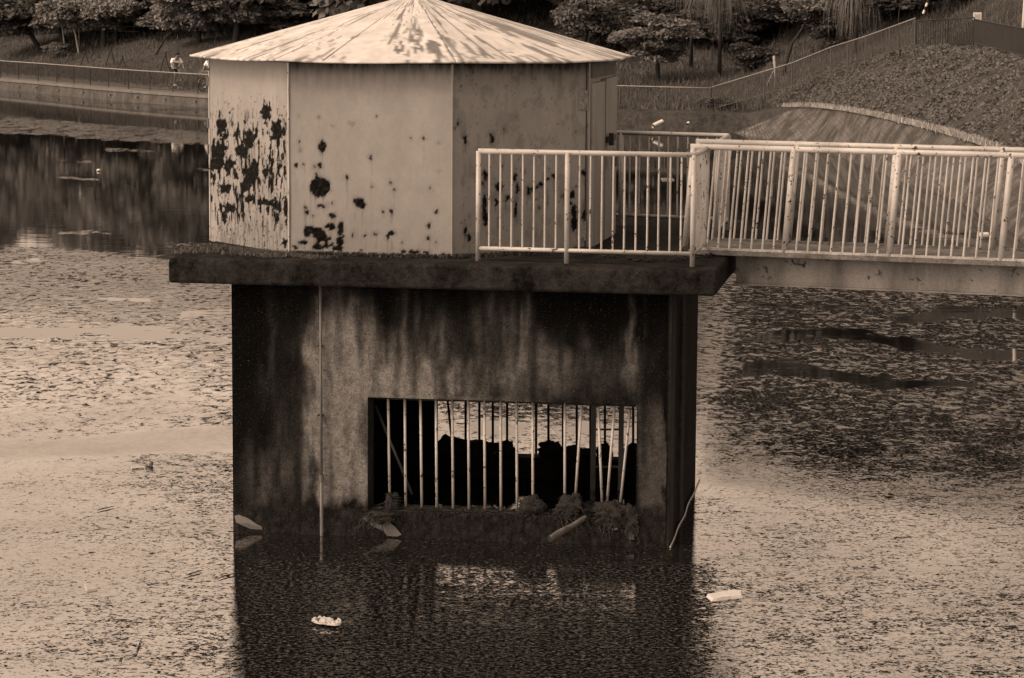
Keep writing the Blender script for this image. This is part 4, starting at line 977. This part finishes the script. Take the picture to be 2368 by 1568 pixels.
# ------------------------------------------------------------------ debris on the sills
def lump(name, c, size, strands, label, cat='weed clump', mat=M_WEED, seed=0, hang=.15, group=None):
    rg = np.random.default_rng(seed+5); c = np.array(c, float); t = thing(name, c, label, cat, group)
    nu, nv = 30, 20; vs = []; 
    for i in range(nv+1):
        for j in range(nu):
            a_ = pi*i/nv; b_ = 2*pi*j/nu; d_ = np.array([sin(a_)*cos(b_), sin(a_)*sin(b_), cos(a_)])
            k_ = .35+1.25*fbm(d_[0]*2.6+seed, d_[1]*2.6+d_[2]*3.1, seed, 4)+.25*(vnoise(b_*3.1+seed, a_*5, seed)-.5)
            vs.append(c+(E2*d_[0]*size[0]+N2*d_[1]*size[1]+np.array([0, 0, 1.])*d_[2]*size[2])*k_)
    m = MB(); m.add(vs, [(i*nu+j, (i+1)*nu+j, (i+1)*nu+(j+1) % nu, i*nu+(j+1) % nu) for i in range(nv) for j in range(nu)]); m.build('weed_mass', mat, t, True)
    m = MB()
    for i in range(strands):
        a_ = rg.random()*2*pi; p = c+E2*size[0]*cos(a_)*.9*rg.random()**.5-N2*size[1]*(.3+.7*rg.random())+np.array([0, 0, size[2]*rg.uniform(-.6, .8)])
        L_ = hang*(.3+rg.random()); pts = [p]
        for k in range(5): pts.append(pts[-1]+E2*rg.normal()*.018-N2*rg.random()*.012+np.array([0, 0, -L_/5]))
        m.tube(pts, [.0045]*5+[.002], 4, cap=False)
    for i in range(strands*3):               # twigs and stalks lying in the clump
        a_ = rg.random()*2*pi; e_ = pi*rg.random(); p = c+E2*size[0]*cos(a_)*sin(e_)-N2*size[1]*abs(sin(a_)*sin(e_))+np.array([0, 0, size[2]*cos(e_)*.9]); d_ = rg.normal(size=3)*np.array([.035, .02, .014])
        m.tube([p-d_, p+rg.normal(size=3)*.008, p+d_], [.0022, .004, .0018], 4, cap=False)
    m.build('strands', M_DRYWEED if mat is M_WEED else mat, t)
    return t
def sill(px, py, v=.1):
    q = onplane(px, py, PB+N2*v, N2); return q
def zd(X, Y): return zx(X, Y)
lump('weed_clump', sill(*zd(265, 850), .08), (.07, .08, .17), 14, 'pointed weed clump around the leftmost bar of the opening', seed=1, hang=.12)
lump('weed_clump', sill(*zd(200, 895), .02), (.18, .12, .06), 16, 'flat weed tangle hanging over the left end of the sill', seed=2, hang=.12)
lump('weed_clump', sill(*zd(1145, 855), .08), (.14, .10, .13), 14, 'weed clump gathered at the foot of the bar in the middle of the sill', seed=3, hang=.1)
lump('weed_clump', sill(*zd(1388, 848), .08), (.13, .10, .14), 34, 'square weed clump binding two bars just right of the gap', seed=4, hang=.1)
lump('weed_clump', sill(*zd(1518, 872), .12), (.11, .10, .12), 20, 'round black weed clump in front of the ladder foot', seed=5, hang=.1, mat=M_PIERD)
lump('weed_clump', sill(*zd(1650, 888), .06), (.19, .12, .13), 20, 'largest weed clump holding the three bent bars', seed=6, hang=.14)
lump('weed_clump', sill(*zd(1775, 930), .0), (.07, .04, .16), 18, 'ragged weed curtain at the right end of the sill', seed=7, hang=.14)
M_HEAP = m_conc('heap_silt', None, .004, .03)
for X_, Y_, s_, lb in [(650, 455, (.26, .2, .24), 'tall weed heap on the back sill beside its slanting bar'), (830, 455, (.4, .2, .14), 'long weed bank between the bars of the back sill'), (985, 470, (.14, .15, .2), 'weed heap on the back sill just left of the bright gap'),
        (1255, 470, (.15, .15, .22), 'weed heap on the back sill right of the bright gap'), (1420, 490, (.3, .18, .14), 'low weed bank on the back sill under the middle bars'), (1608, 490, (.11, .12, .2), 'narrow weed heap on the back sill seen between the ladder rails'), (1785, 490, (.12, .12, .2), 'weed heap at the right end of the back sill')]:
    lump('weed_heap', onplane(*zd(X_, Y_), PB+N2*(PD-.13), N2), (s_[0]*.8, s_[1]*.8, s_[2]*.46), 14, lb, seed=int(X_), mat=M_HEAP, hang=.12)
# weed strands and silt along the front sill
rg = np.random.default_rng(3); m = MB()
for i in range(110):
    u_ = HU0+.02+(HU1-HU0-.04)*rg.random(); clus = .35+.65*vnoise(u_*5, 0, 3); p = T(u_, -.012-.01*rg.random(), HZ0+.005-.02*rg.random()); L_ = .16*rg.random()**2*clus+.01
    pts = [p+N2*.06, p]
    for k in range(4): pts.append(pts[-1]+E2*rg.normal()*.010+np.array([0, 0, -L_/4]))
    m.tube(pts, .0035, 4, cap=False)
for i in range(420):
    u_ = HU0+.02+(HU1-HU0-.04)*rg.random(); p = T(u_, .02+.24*rg.random(), HZ0+.01); d_ = E2*rg.normal()*.06+N2*rg.normal()*.03+np.array([0, 0, .012*rg.random()])
    m.tube([p-d_, p+[0, 0, .015*rg.random()], p+d_], .005, 4, cap=False)
tag(m.build('sill_weed', M_WEED, None, origin=T(2.7, 0, HZ0)), 'weed strands and twigs lying on the front sill and trailing down', 'weed', kind='stuff')
# driftwood, torn sheets
a_ = onplane(*zd(1262, 1037), PB-N2*.42, N2); b_ = onplane(*zd(1462, 915), PB-N2*.02, N2)
t = thing('driftwood_pole', a_, 'broken pole slanting out of the sill with its cut end towards the viewer', 'pole'); dv = b_-a_
m = MB(); m.tube([a_, a_+dv*.3+[0, 0, .006], a_+dv*.7+[0, 0, -.004], b_+dv*.25], [.031, .033, .027, .024], 12, cap=False); m.build('shaft', M_WOOD, t, True)
m = MB(); m.tube([a_+dv*.002, a_+dv*.02], .0295, 12); m.build('cut_end', M_BLACK, t)
def sheet(name, pts, v, label, mat=M_SHEET, cat='sheet'):
    P = [onplane(x, y, PB-N2*v, N2)-N2*.006*math.sin(i*2.3) for i, (x, y) in enumerate(pts)]; n_ = len(P); c_ = sum(P)/n_-N2*.02
    m = MB(); m.add([c_]+P+[p+N2*.006 for p in P], [(0, i+1, (i+1) % n_+1) for i in range(n_)]+[(i+1, n_+i+1, n_+(i+1) % n_+1, (i+1) % n_+1) for i in range(n_)])
    tag(m.build(name, mat, None, origin=P[0]), label, cat)
sheet('torn_sheet', [(542, 1193), (552, 1190), (575, 1200), (590, 1210), (605, 1218), (606, 1225), (580, 1223), (562, 1216), (545, 1208)], .01, 'torn pale sheet stuck at the waterline on the left corner of the tower')
sheet('torn_sheet', [zd(75, 905), zd(110, 890), zd(170, 905), zd(235, 920), zd(285, 960), zd(325, 1010), zd(300, 1020), zd(235, 1018), zd(210, 985), zd(150, 960), zd(110, 930)], .012, 'torn pale sheet draped below the left end of the sill')
sheet('torn_sheet', [zd(1760, 985), zd(1778, 975), zd(1795, 1005), zd(1792, 1040), zd(1765, 1038)], .02, 'small scrap hanging under the right end of the sill')
sheet('torn_sheet', [zd(1650, 975), zd(1680, 962), zd(1703, 965), zd(1690, 978), zd(1665, 982)], .03, 'pale leaf-shaped scrap below the largest weed clump')
# rope
a_ = atz(1549, 1273, 0.0); t_ = T(PW+.05, PD+.05, .012); a_ = T(PW+.05, -.02, .012)
m = MB(); m.tube([a_+(t_-a_)*k/14+E2*.009*sin(k*1.3)*sin(pi*k/14) for k in range(15)], .0055, 6); tag(m.build('rope', M_ROPE, None, origin=a_), 'thin pale rope floating on the water along the right side of the tower', 'rope')

M_BAG = m_simple('dirty_white_film', .28, .42, 14, .5, .4)
M_SCRAP = m_simple('wet_paper', .25, .36, 12, .8, .3)
# ------------------------------------------------------------------ things floating on the water
def floater(name, pts, h, label, cat, mat=M_WHITE, z=.0):
    P = [atz(x, y, .012) for x, y in pts]; n_ = len(P); c_ = sum(P)/n_
    m = MB(); nz = [h*(.6+.8*vnoise(i*1.7, 3, 8)) for i in range(n_)]
    m.add([p*np.array([1, 1, 0]) for p in P]+[p+(c_-p)*.12+[0, 0, nz[i]] for i, p in enumerate(P)]+[c_+[0, 0, h*1.2]], [(i, (i+1) % n_, n_+(i+1) % n_, n_+i) for i in range(n_)]+[(n_+i, n_+(i+1) % n_, 2*n_) for i in range(n_)])
    return tag(m.build(name, mat, None, origin=c_), label, cat)
floater('foam_board', [(1632, 1377), (1650, 1372), (1700, 1365), (1717, 1367), (1718, 1380), (1690, 1382), (1655, 1387), (1645, 1388)], .014, 'long white foam board floating right of the tower', 'board', m_simple('foam', .38, .5, 10, .7, .3))
t = thing('plastic_bag', atz(755, 1438, 0), 'crumpled white plastic bag floating below the gauge pipe', 'bag'); rg = np.random.default_rng(12)
nu = 36; vs = []; P0 = atz(722, 1436, .02); P1 = atz(788, 1443, .02)
for i in range(nu+1):
    q_ = i/nu; c_ = P0+(P1-P0)*q_; wd = .03+.07*sin(pi*min(1, q_*1.02))**.6*(.7+.6*vnoise(q_*5, 2, 6))
    for j in range(21):
        u_ = j/20-.5; rid = abs(vnoise(q_*9+u_*3, u_*7, 4)-.5)*2
        vs.append(c_+np.array([.02*(vnoise(j*.9, i*.4, 9)-.5), u_*2*wd, max(0, (1-4*u_*u_))**.5*(.008+.05*rid*(.4+.9*vnoise(q_*4, 1, 2)))]))
m = MB(); m.add(vs, [(i*21+j, (i+1)*21+j, (i+1)*21+j+1, i*21+j+1) for i in range(nu) for j in range(20)]); m.build('bag_body', M_BAG, t, False)
m = MB(); m.add([atz(x, y, z_) for x, y, z_ in [(725, 1437, .0), (729, 1430, .06), (741, 1428, .07), (748, 1433, .04), (738, 1438, .02)]], [(0, 1, 2, 3, 4)]); m.build('bag_handle', M_BAG, t)
c_ = atz(345, 1073, .02); m = MB(); m.tube([c_+[-.035, .02, .01], c_+[.035, -.02, .01]], .028, 12); tag(m.build('drink_can', M_CHROME, None, True, origin=c_), 'small floating can beside the white stick, left of the tower', 'can')
p, q = atz(304, 1082, .012), atz(333, 1080, .012); m = MB(); m.tube([p, q], .011, 6); tag(m.build('stick', M_WHITE, None, origin=p), 'thin white stick floating by the small can', 'stick')
c_ = atz(228, 396, 0); m = MB(); m.ball(c_+[0, 0, .03], (.06, .16, .04)); tag(m.build('float', M_WHITE, None, True, origin=c_), 'small white oval float on the dark far water at left', 'float')
floater('paper_scrap', [(195, 1352), (222, 1349), (226, 1362), (200, 1366)], .004, 'faint pale scrap floating in the lower left of the pond', 'scrap', M_SCRAP)
floater('white_scrap', [(1527, 412), (1556, 412), (1560, 417), (1530, 418)], .01, 'pale scrap floating behind the platform railing', 'scrap', M_SHEET)
floater('reed_stalk', [(2262, 540), (2285, 538), (2287, 543), (2265, 545)], .02, 'white scrap floating under the footbridge rails at right', 'scrap')
for i, (x0, y0, x1, y1, r, lb) in enumerate([(505, 1337, 560, 1320, .013, 'dark twig floating just left of the tower'), (315, 1508, 328, 1475, .013, 'dark steep twig floating near the bottom left'), (430, 1330, 470, 1318, .014, 'thin dark twig floating left of the tower, beyond the larger one'), (225, 1180, 265, 1170, .015, 'thin dark twig in the left foreground water')]):
    p, q = atz(x0, y0, .012), atz(x1, y1, .012); m = MB(); mid_ = (p+q)/2; m.tube([p, p*.7+q*.3+[0, .012, .002], p*.35+q*.65+[0, -.01, .003], q], [r*.25, r*.45, r*.35, r*.15], 6); m.tube([p*.5+q*.5, p*.35+q*.65+[.03, .07, .002]], [r*.3, r*.12], 5); tag(m.build('twig', M_BARK, None, origin=p), lb, 'twig')

# ------------------------------------------------------------------ cyclists
def skin_obj(name, pts, edges, rad, mat, parent, xf, sub=2, root_i=0):
    me = bpy.data.meshes.new(name); me.from_pydata([xf(p) for p in pts], edges, []); me.update()
    o = link(name, me, mat, parent, (0, 0, 0)); o.location = (0, 0, 0)
    sk = o.modifiers.new('skin', 'SKIN'); sk.use_smooth_shade = True
    for i, v_ in enumerate(me.skin_vertices[0].data): v_.radius = (rad[i], rad[i]) if not hasattr(rad[i], '__len__') else rad[i]; v_.use_root = (i == root_i)
    s_ = o.modifiers.new('sub', 'SUBSURF'); s_.levels = sub; s_.render_levels = sub
    return o
def cyclist(loc, head_deg, sc, plabel, blabel, helmet=False):
    a_ = R_(head_deg); fx = np.array([cos(a_), sin(a_), 0]); ly = np.array([-sin(a_), cos(a_), 0])
    def xf(p): return tuple((fx*p[0]+ly*p[1]+np.array([0, 0, p[2]]))*sc)
    loc = np.array(loc, float); b = thing('bicycle', loc, blabel, 'bicycle')
    def W(p): return loc+np.array(xf(p))
    for wx_, nm in ((-.52, 'rear'), (.55, 'front')):
        m = MB(); m.tube([W((wx_+.31*cos(t), 0, .33+.31*sin(t))) for t in np.linspace(0, 2*pi, 29)[:-1]], .018*sc, 6, closed=True); wh = m.build('wheel', M_BLACK, b, True)
        m = MB(); m.tube([W((wx_+.285*cos(t), 0, .33+.285*sin(t))) for t in np.linspace(0, 2*pi, 29)[:-1]], .009*sc, 5, closed=True)
        for k in range(14): t = 2*pi*k/14; m.tube([W((wx_, 0, .33)), W((wx_+.285*cos(t), 0, .33+.285*sin(t)))], .0025*sc, 3, cap=False)
        m.tube([W((wx_, -.05, .33)), W((wx_, .05, .33))], .02*sc, 8); m.build('rim', M_CHROME, wh)
        m = MB(); vs = []
        for t in np.linspace(R_(20), R_(150), 12) if wx_ > 0 else np.linspace(R_(40), R_(185), 12):
            for y_ in (-.025, .025): vs.append(W((wx_+.345*cos(t), y_, .33+.345*sin(t))))
        m.add(vs, [(2*i, 2*i+1, 2*i+3, 2*i+2) for i in range(11)]); m.build('mudguard', M_CHROME, b)
    m = MB(); J = dict(bb=(-.02, 0, .30), st=(-.18, 0, .76), hd=(.36, 0, .76), hb=(.40, 0, .62), ra=(-.52, 0, .33), fa=(.55, 0, .33))
    for p, q, r in (('bb', 'st', .017), ('bb', 'hb', .02), ('st', 'hd', .015), ('hd', 'hb', .018), ('bb', 'ra', .012), ('st', 'ra', .010)): m.tube([W(J[p]), W(J[q])], r*sc, 7)
    m.build('frame', M_CHROME, b)
    m = MB()
    for y_ in (-.045, .045): m.tube([W((.40, y_*.6, .64)), W((.55, y_, .33))], .011*sc, 6)
    m.tube([W((.37, 0, .74)), W((.345, 0, .96))], .014*sc, 7); m.build('fork', M_CHROME, b)
    m = MB(); m.tube([W((.22, -.29, .98)), W((.33, -.25, .99)), W((.37, 0, .97)), W((.33, .25, .99)), W((.22, .29, .98))], .012*sc, 7); m.build('handlebar', M_CHROME, b)
    m = MB(); m.tube([W((-.32, 0, .87)), W((-.22, 0, .87)), W((-.05, 0, .86))], [.10*sc, .08*sc, .025*sc], 8); m.build('saddle', M_BLACK, b)
    m = MB(); m.tube([W((-.02, -.09, .30)), W((-.02, .09, .30))], .012*sc, 6); m.tube([W((-.02, -.09, .30)), W((.10, -.11, .18))], .01*sc, 5); m.tube([W((-.02, .09, .30)), W((-.14, .11, .42))], .01*sc, 5)
    for s_, c_ in ((-1, (.10, -.15, .17)), (1, (-.14, .15, .43))): m.box(W(c_), .09*sc, .08*sc, .02*sc, fx, ly)
    m.build('crank', M_DARK, b)
    m = MB(); c_ = np.array((.62, 0, .86))
    for z_ in (.0, .09, .18):
        q = [W((.46+.0*z_, -.15-.1*z_, .76+z_)), W((.74+.1*z_, -.15-.1*z_, .76+z_)), W((.74+.1*z_, .15+.1*z_, .76+z_)), W((.46, .15+.1*z_, .76+z_))]; m.tube(q, .006*sc, 4, closed=True)
    for k in range(9): y_ = -.15+.3*k/8; m.tube([W((.74, y_, .76)), W((.76, y_*1.1, .94))], .004*sc, 3); m.tube([W((.46+.035*k, -.15, .76)), W((.46+.037*k, -.17, .94))], .004*sc, 3); m.tube([W((.46+.035*k, .15, .76)), W((.46+.037*k, .17, .94))], .004*sc, 3)
    m.build('basket', M_CHROME, b)
    pr = thing('person', loc, plabel, 'person')
    pts = [(-.22, 0, .95), (-.16, 0, 1.10), (-.02, 0, 1.30), (.05, 0, 1.42), (.09, 0, 1.50), (.13, 0, 1.58), (.16, 0, 1.66), (.225, 0, 1.585),
           (.02, .19, 1.40), (.10, .30, 1.20), (.22, .27, 1.03), (.27, .28, 1.0), (.02, -.19, 1.40), (.10, -.30, 1.20), (.22, -.27, 1.03), (.27, -.28, 1.0),
           (-.20, .10, .92), (.12, .15, .86), (-.10, .15, .50), (-.02, .15, .46), (-.20, -.10, .92), (.20, -.15, .72), (.06, -.15, .28), (.18, -.15, .22)]
    ed_ = [(0, 1), (1, 2), (2, 3), (3, 4), (4, 5), (5, 6), (5, 7), (3, 8), (8, 9), (9, 10), (10, 11), (3, 12), (12, 13), (13, 14), (14, 15), (0, 16), (16, 17), (17, 18), (18, 19), (0, 20), (20, 21), (21, 22), (22, 23)]
    rad = [.13, .12, .13, .09, .05, .085, .075, .022, .055, .04, .027, .03, .055, .04, .027, .03, .085, .065, .04, .035, .085, .065, .04, .035]
    rad = [r*sc for r in rad]; skin_obj('body', pts, ed_, rad, M_SKIN, pr, xf)
    ps = [(-.22, 0, .95), (-.16, 0, 1.10), (-.02, 0, 1.30), (.04, 0, 1.41), (.02, .19, 1.40), (.09, .29, 1.22), (.02, -.19, 1.40), (.09, -.29, 1.22)]
    skin_obj('shirt', ps, [(0, 1), (1, 2), (2, 3), (3, 4), (4, 5), (3, 6), (6, 7)], [r*sc for r in (.15, .15, .165, .115, .09, .075, .09, .075)], M_CLOTH, pr, xf)
    ps = [(-.22, 0, .93), (-.20, .10, .91), (.06, .15, .87), (-.20, -.10, .91), (.10, -.15, .77)]
    skin_obj('shorts', ps, [(0, 1), (1, 2), (0, 3), (3, 4)], [r*sc for r in (.15, .11, .095, .11, .095)], M_SHORTS, pr, xf)
    m = MB(); c_ = W((.12, 0, 1.66)); m.ball(c_, (.105*sc, .105*sc, .095*sc), 14, 9); m.ball(W((.07, 0, 1.62)), (.095*sc, .10*sc, .11*sc), 12, 8); m.build('hair', M_HAIR, pr, True)
    for y_ in (-.035, .035): m = MB(); m.ball(W((.207, y_, 1.60)), .011*sc, 8, 5); m.build('eye', M_HAIR, pr)
    for y_ in (-.092, .092): m = MB(); m.ball(W((.12, y_, 1.58)), .02*sc, 8, 5); m.build('ear', M_SKIN, pr)
    m = MB(); m.box(W((.205, 0, 1.535)), .01*sc, .045*sc, .008*sc, fx, ly); m.build('mouth', M_HAIR, pr)
    for p_ in ((.0, .15, .43), (.16, -.15, .20)): m = MB(); m.ball(W(p_), (.11*sc, .11*sc, .045*sc), 10, 6); m.build('shoe', M_WHITE, pr, True)
    for s_ in (-1, 1):
        m = MB()
        for k in range(5):
            if k < 4: bx = .25+.016*k; m.tube([W((bx, s_*.275, 1.0)), W((bx+.03, s_*.29, .985)), W((bx+.015, s_*.29, .96))], [.009*sc, .008*sc, .006*sc], 5)
            else: m.tube([W((.23, s_*.26, 1.0)), W((.25, s_*.235, .98)), W((.27, s_*.24, .965))], [.009*sc, .008*sc, .006*sc], 5)
        m.build('fingers', M_SKIN, pr)
def pathpt(px, d_):
    a_ = offs(sp, d_); i = min(range(1, len(a_)-1), key=lambda i: abs(proj(a_[i])[0][0]-px)); j = i+1 if proj(a_[i])[0][0] < px else i-1
    x0, x1 = proj(a_[i])[0][0], proj(a_[j])[0][0]; q = a_[i]+(a_[j]-a_[i])*(px-x0)/(x1-x0); q[2] = .82+KH(q); return q
cyclist(pathpt(408, 1.25), -55, 1.0, 'cyclist in a white shirt and black shorts riding behind the far fence', 'bicycle with a front basket ridden by the white-shirted cyclist')
cyclist(pathpt(487, 1.5), -125, .96, 'cyclist almost hidden behind the left edge of the shed', 'bicycle whose handlebar shows at the left edge of the shed')

# ------------------------------------------------------------------ water
ys = np.concatenate([np.arange(128, 330, 3), np.arange(330, 700, 5), np.arange(700, 1720, 4)]).astype(float); xs = np.concatenate([np.arange(-1500, -260, 40.), np.arange(-260, 2640, 9.), np.arange(2640, 4000, 40.)])
G_ = np.zeros((len(ys), len(xs), 3))
for i, y in enumerate(ys):
    r0_, r1_ = atz(xs[0], y, 0), atz(xs[-1], y, 0); tt = (xs-xs[0])/(xs[-1]-xs[0]); G_[i] = r0_+(r1_-r0_)*tt[:, None]
X, Y = np.meshgrid(xs, ys)
def strip(path, th_, soft=5):
    px_, py_ = zip(*path); yc = np.interp(X, px_, py_); ins = sst(px_[0]-15, px_[0]+15, X)*(1-sst(px_[-1]-15, px_[-1]+15, X)); wob = 1+1.2*(fbm(X/40, Y*0+py_[0], 12)-.5)
    return ins*(1-sst(th_*wob-soft, th_*wob+soft, np.abs(Y-yc)))
scum = np.ones(X.shape)
e1 = 545+X*.03; n1 = fbm(X/120, Y/14, 71, 4)-.5
far = 1-sst(e1-25, e1+95, Y+60*n1)
scum = scum-far*1.0+far*(1-sst(e1-60, e1+10, Y))*0
scum = np.clip(scum+.0, 0, 1)
bt = np.interp(X, [-260, 0, 340, 485, 700, 1000, 1300], [268, 275, 303, 318, 330, 345, 352]); bb = np.interp(X, [-260, 0, 250, 485, 700, 1000, 1300], [306, 315, 333, 350, 358, 362, 360])
band = sst(bt-4, bt+5, Y+8*n1)*(1-sst(bb-5, bb+4, Y+8*n1)); scum = np.maximum(scum, band*.60)
ln = strip([(190, 254), (300, 254), (485, 262), (800, 280)], 5, 3); scum = np.maximum(scum, .55*ln); scum = np.maximum(scum, .6*strip([(60, 237), (150, 240), (230, 243)], 2, 2))
for p_ in ([(20, 371), (120, 374)], [(130, 347), (250, 349)], [(20, 408), (70, 412), (135, 415)], [(350, 392), (420, 396), (640, 402)], [(60, 540), (140, 536), (190, 541)], [(1470, 418), (1560, 412), (1700, 420)], [(1440, 470), (1520, 474), (1600, 470)], [(1850, 530), (2000, 528), (2120, 534)], [(2020, 545), (2200, 540)]):
    scum = np.maximum(scum, strip(p_, 3, 3)*.8)
clr = np.zeros(X.shape)
for p_, w_ in (([(1650, 788), (1780, 775), (1850, 769), (1950, 776), (1985, 786), (2060, 797), (2180, 817), (2300, 822), (2420, 815), (2640, 800)], 14), ([(2010, 746), (2060, 738), (2130, 718), (2240, 722), (2367, 732), (2500, 735)], 13), ([(2070, 736), (2150, 728), (2230, 738)], 10),
        ([(1660, 858), (1720, 850), (1780, 852), (1860, 866), (1960, 882), (2010, 887)], 20), ([(1990, 890), (2100, 888), (2220, 886)], 9), ([(1610, 795), (1700, 792)], 5), ([(1820, 655), (1850, 656)], 5),
        ([(400, 838), (440, 828), (500, 803), (560, 798)], 7), ([(350, 727), (420, 724), (500, 716)], 7), ([(150, 760), (250, 757)], 10), ([(-260, 775), (60, 768), (150, 760), (230, 768), (330, 772)], 16), ([(400, 782), (560, 792)], 6), ([(240, 775), (420, 778)], 5),
        ([(170, 690), (290, 695)], 4), ([(330, 620), (480, 640), (560, 645)], 11), ([(1690, 705), (1800, 708), (1900, 712)], 3), ([(1040, 985), (1100, 990), (1175, 990)], 16), ([(1255, 985), (1360, 992), (1480, 1005)], 14)):
    clr = np.maximum(clr, strip(p_, w_, w_*.5))
clr = np.clip(clr+(fbm(X/70, Y/9, 73, 4)-.62)*1.2*(clr > .1), 0, 1)
scum = scum*(1-clr)+clr*.02
smooth_ = sst(-7, 4, Y-np.interp(X, [-260, 0, 300, 535, 560], [1036, 1030, 1000, 985, 985]))*(1-sst(-4, 7, Y-np.interp(X, [-260, 0, 300, 535, 560], [1062, 1058, 1045, 1035, 1034])))*(X < 900)
clump = .50+.34*(fbm(X/160, Y/40, 74, 4)-.5)
right = sst(1560, 1660, X)*sst(600, 660, Y)
darkr = right*(1-sst(1000, 1160, Y-np.clip(X-1700, 0, 500)*.12))
clump = clump+.33*darkr-.15*gau(X, Y, 1660, 1060, 90, 100)+.10*sst(1200, 1500, Y)
front = sst(500, 560, X)*(1-sst(1590, 1640, X))*sst(1270, 1330, Y)
clump = clump+.30*front+.25*gau(X, Y, 1250, 940, 300, 40)+.12*gau(X, Y, 500, 1200, 120, 200)-.12*sst(0, 400, 400-X)*sst(900, 1300, Y)
clump = clump*(1-smooth_)-.6*smooth_
rough = .022+.40*darkr+.035*sst(1330, 1560, Y)+.06*(1-sst(700, 1000, Y))+.14*(1-sst(640, 760, Y))*(X < 700)
rough = rough*(1-smooth_)+.0*smooth_; farA = sst(25, 40, G_[..., 1])
o = npmesh('water', G_.reshape(-1, 3), gridq(len(ys), len(xs)), {'scum': scum, 'clump': clump, 'rough': rough, 'far': farA, 'sky_gloss': np.interp(X, [0, 1000, 2367], [.97, .93, .74])}); M_WATER = m_water()  # film tint fades rightwards, putting a dimmer sky into its colour
wt = link('water', o, M_WATER, None, (0, 0, 0)); tag(wt, kind='structure')
ow = npmesh('outer_water', [(-600, -300, -.012), (600, -300, -.012), (600, 900, -.012), (-600, 900, -.012)], [(0, 1, 2, 3)], {'scum': [1]*4, 'clump': [.4]*4, 'rough': [.2]*4, 'far': [1]*4, 'sky_gloss': [.76]*4})
tag(link('pond_water', ow, M_WATER, None, (0, 0, 0)), kind='structure')
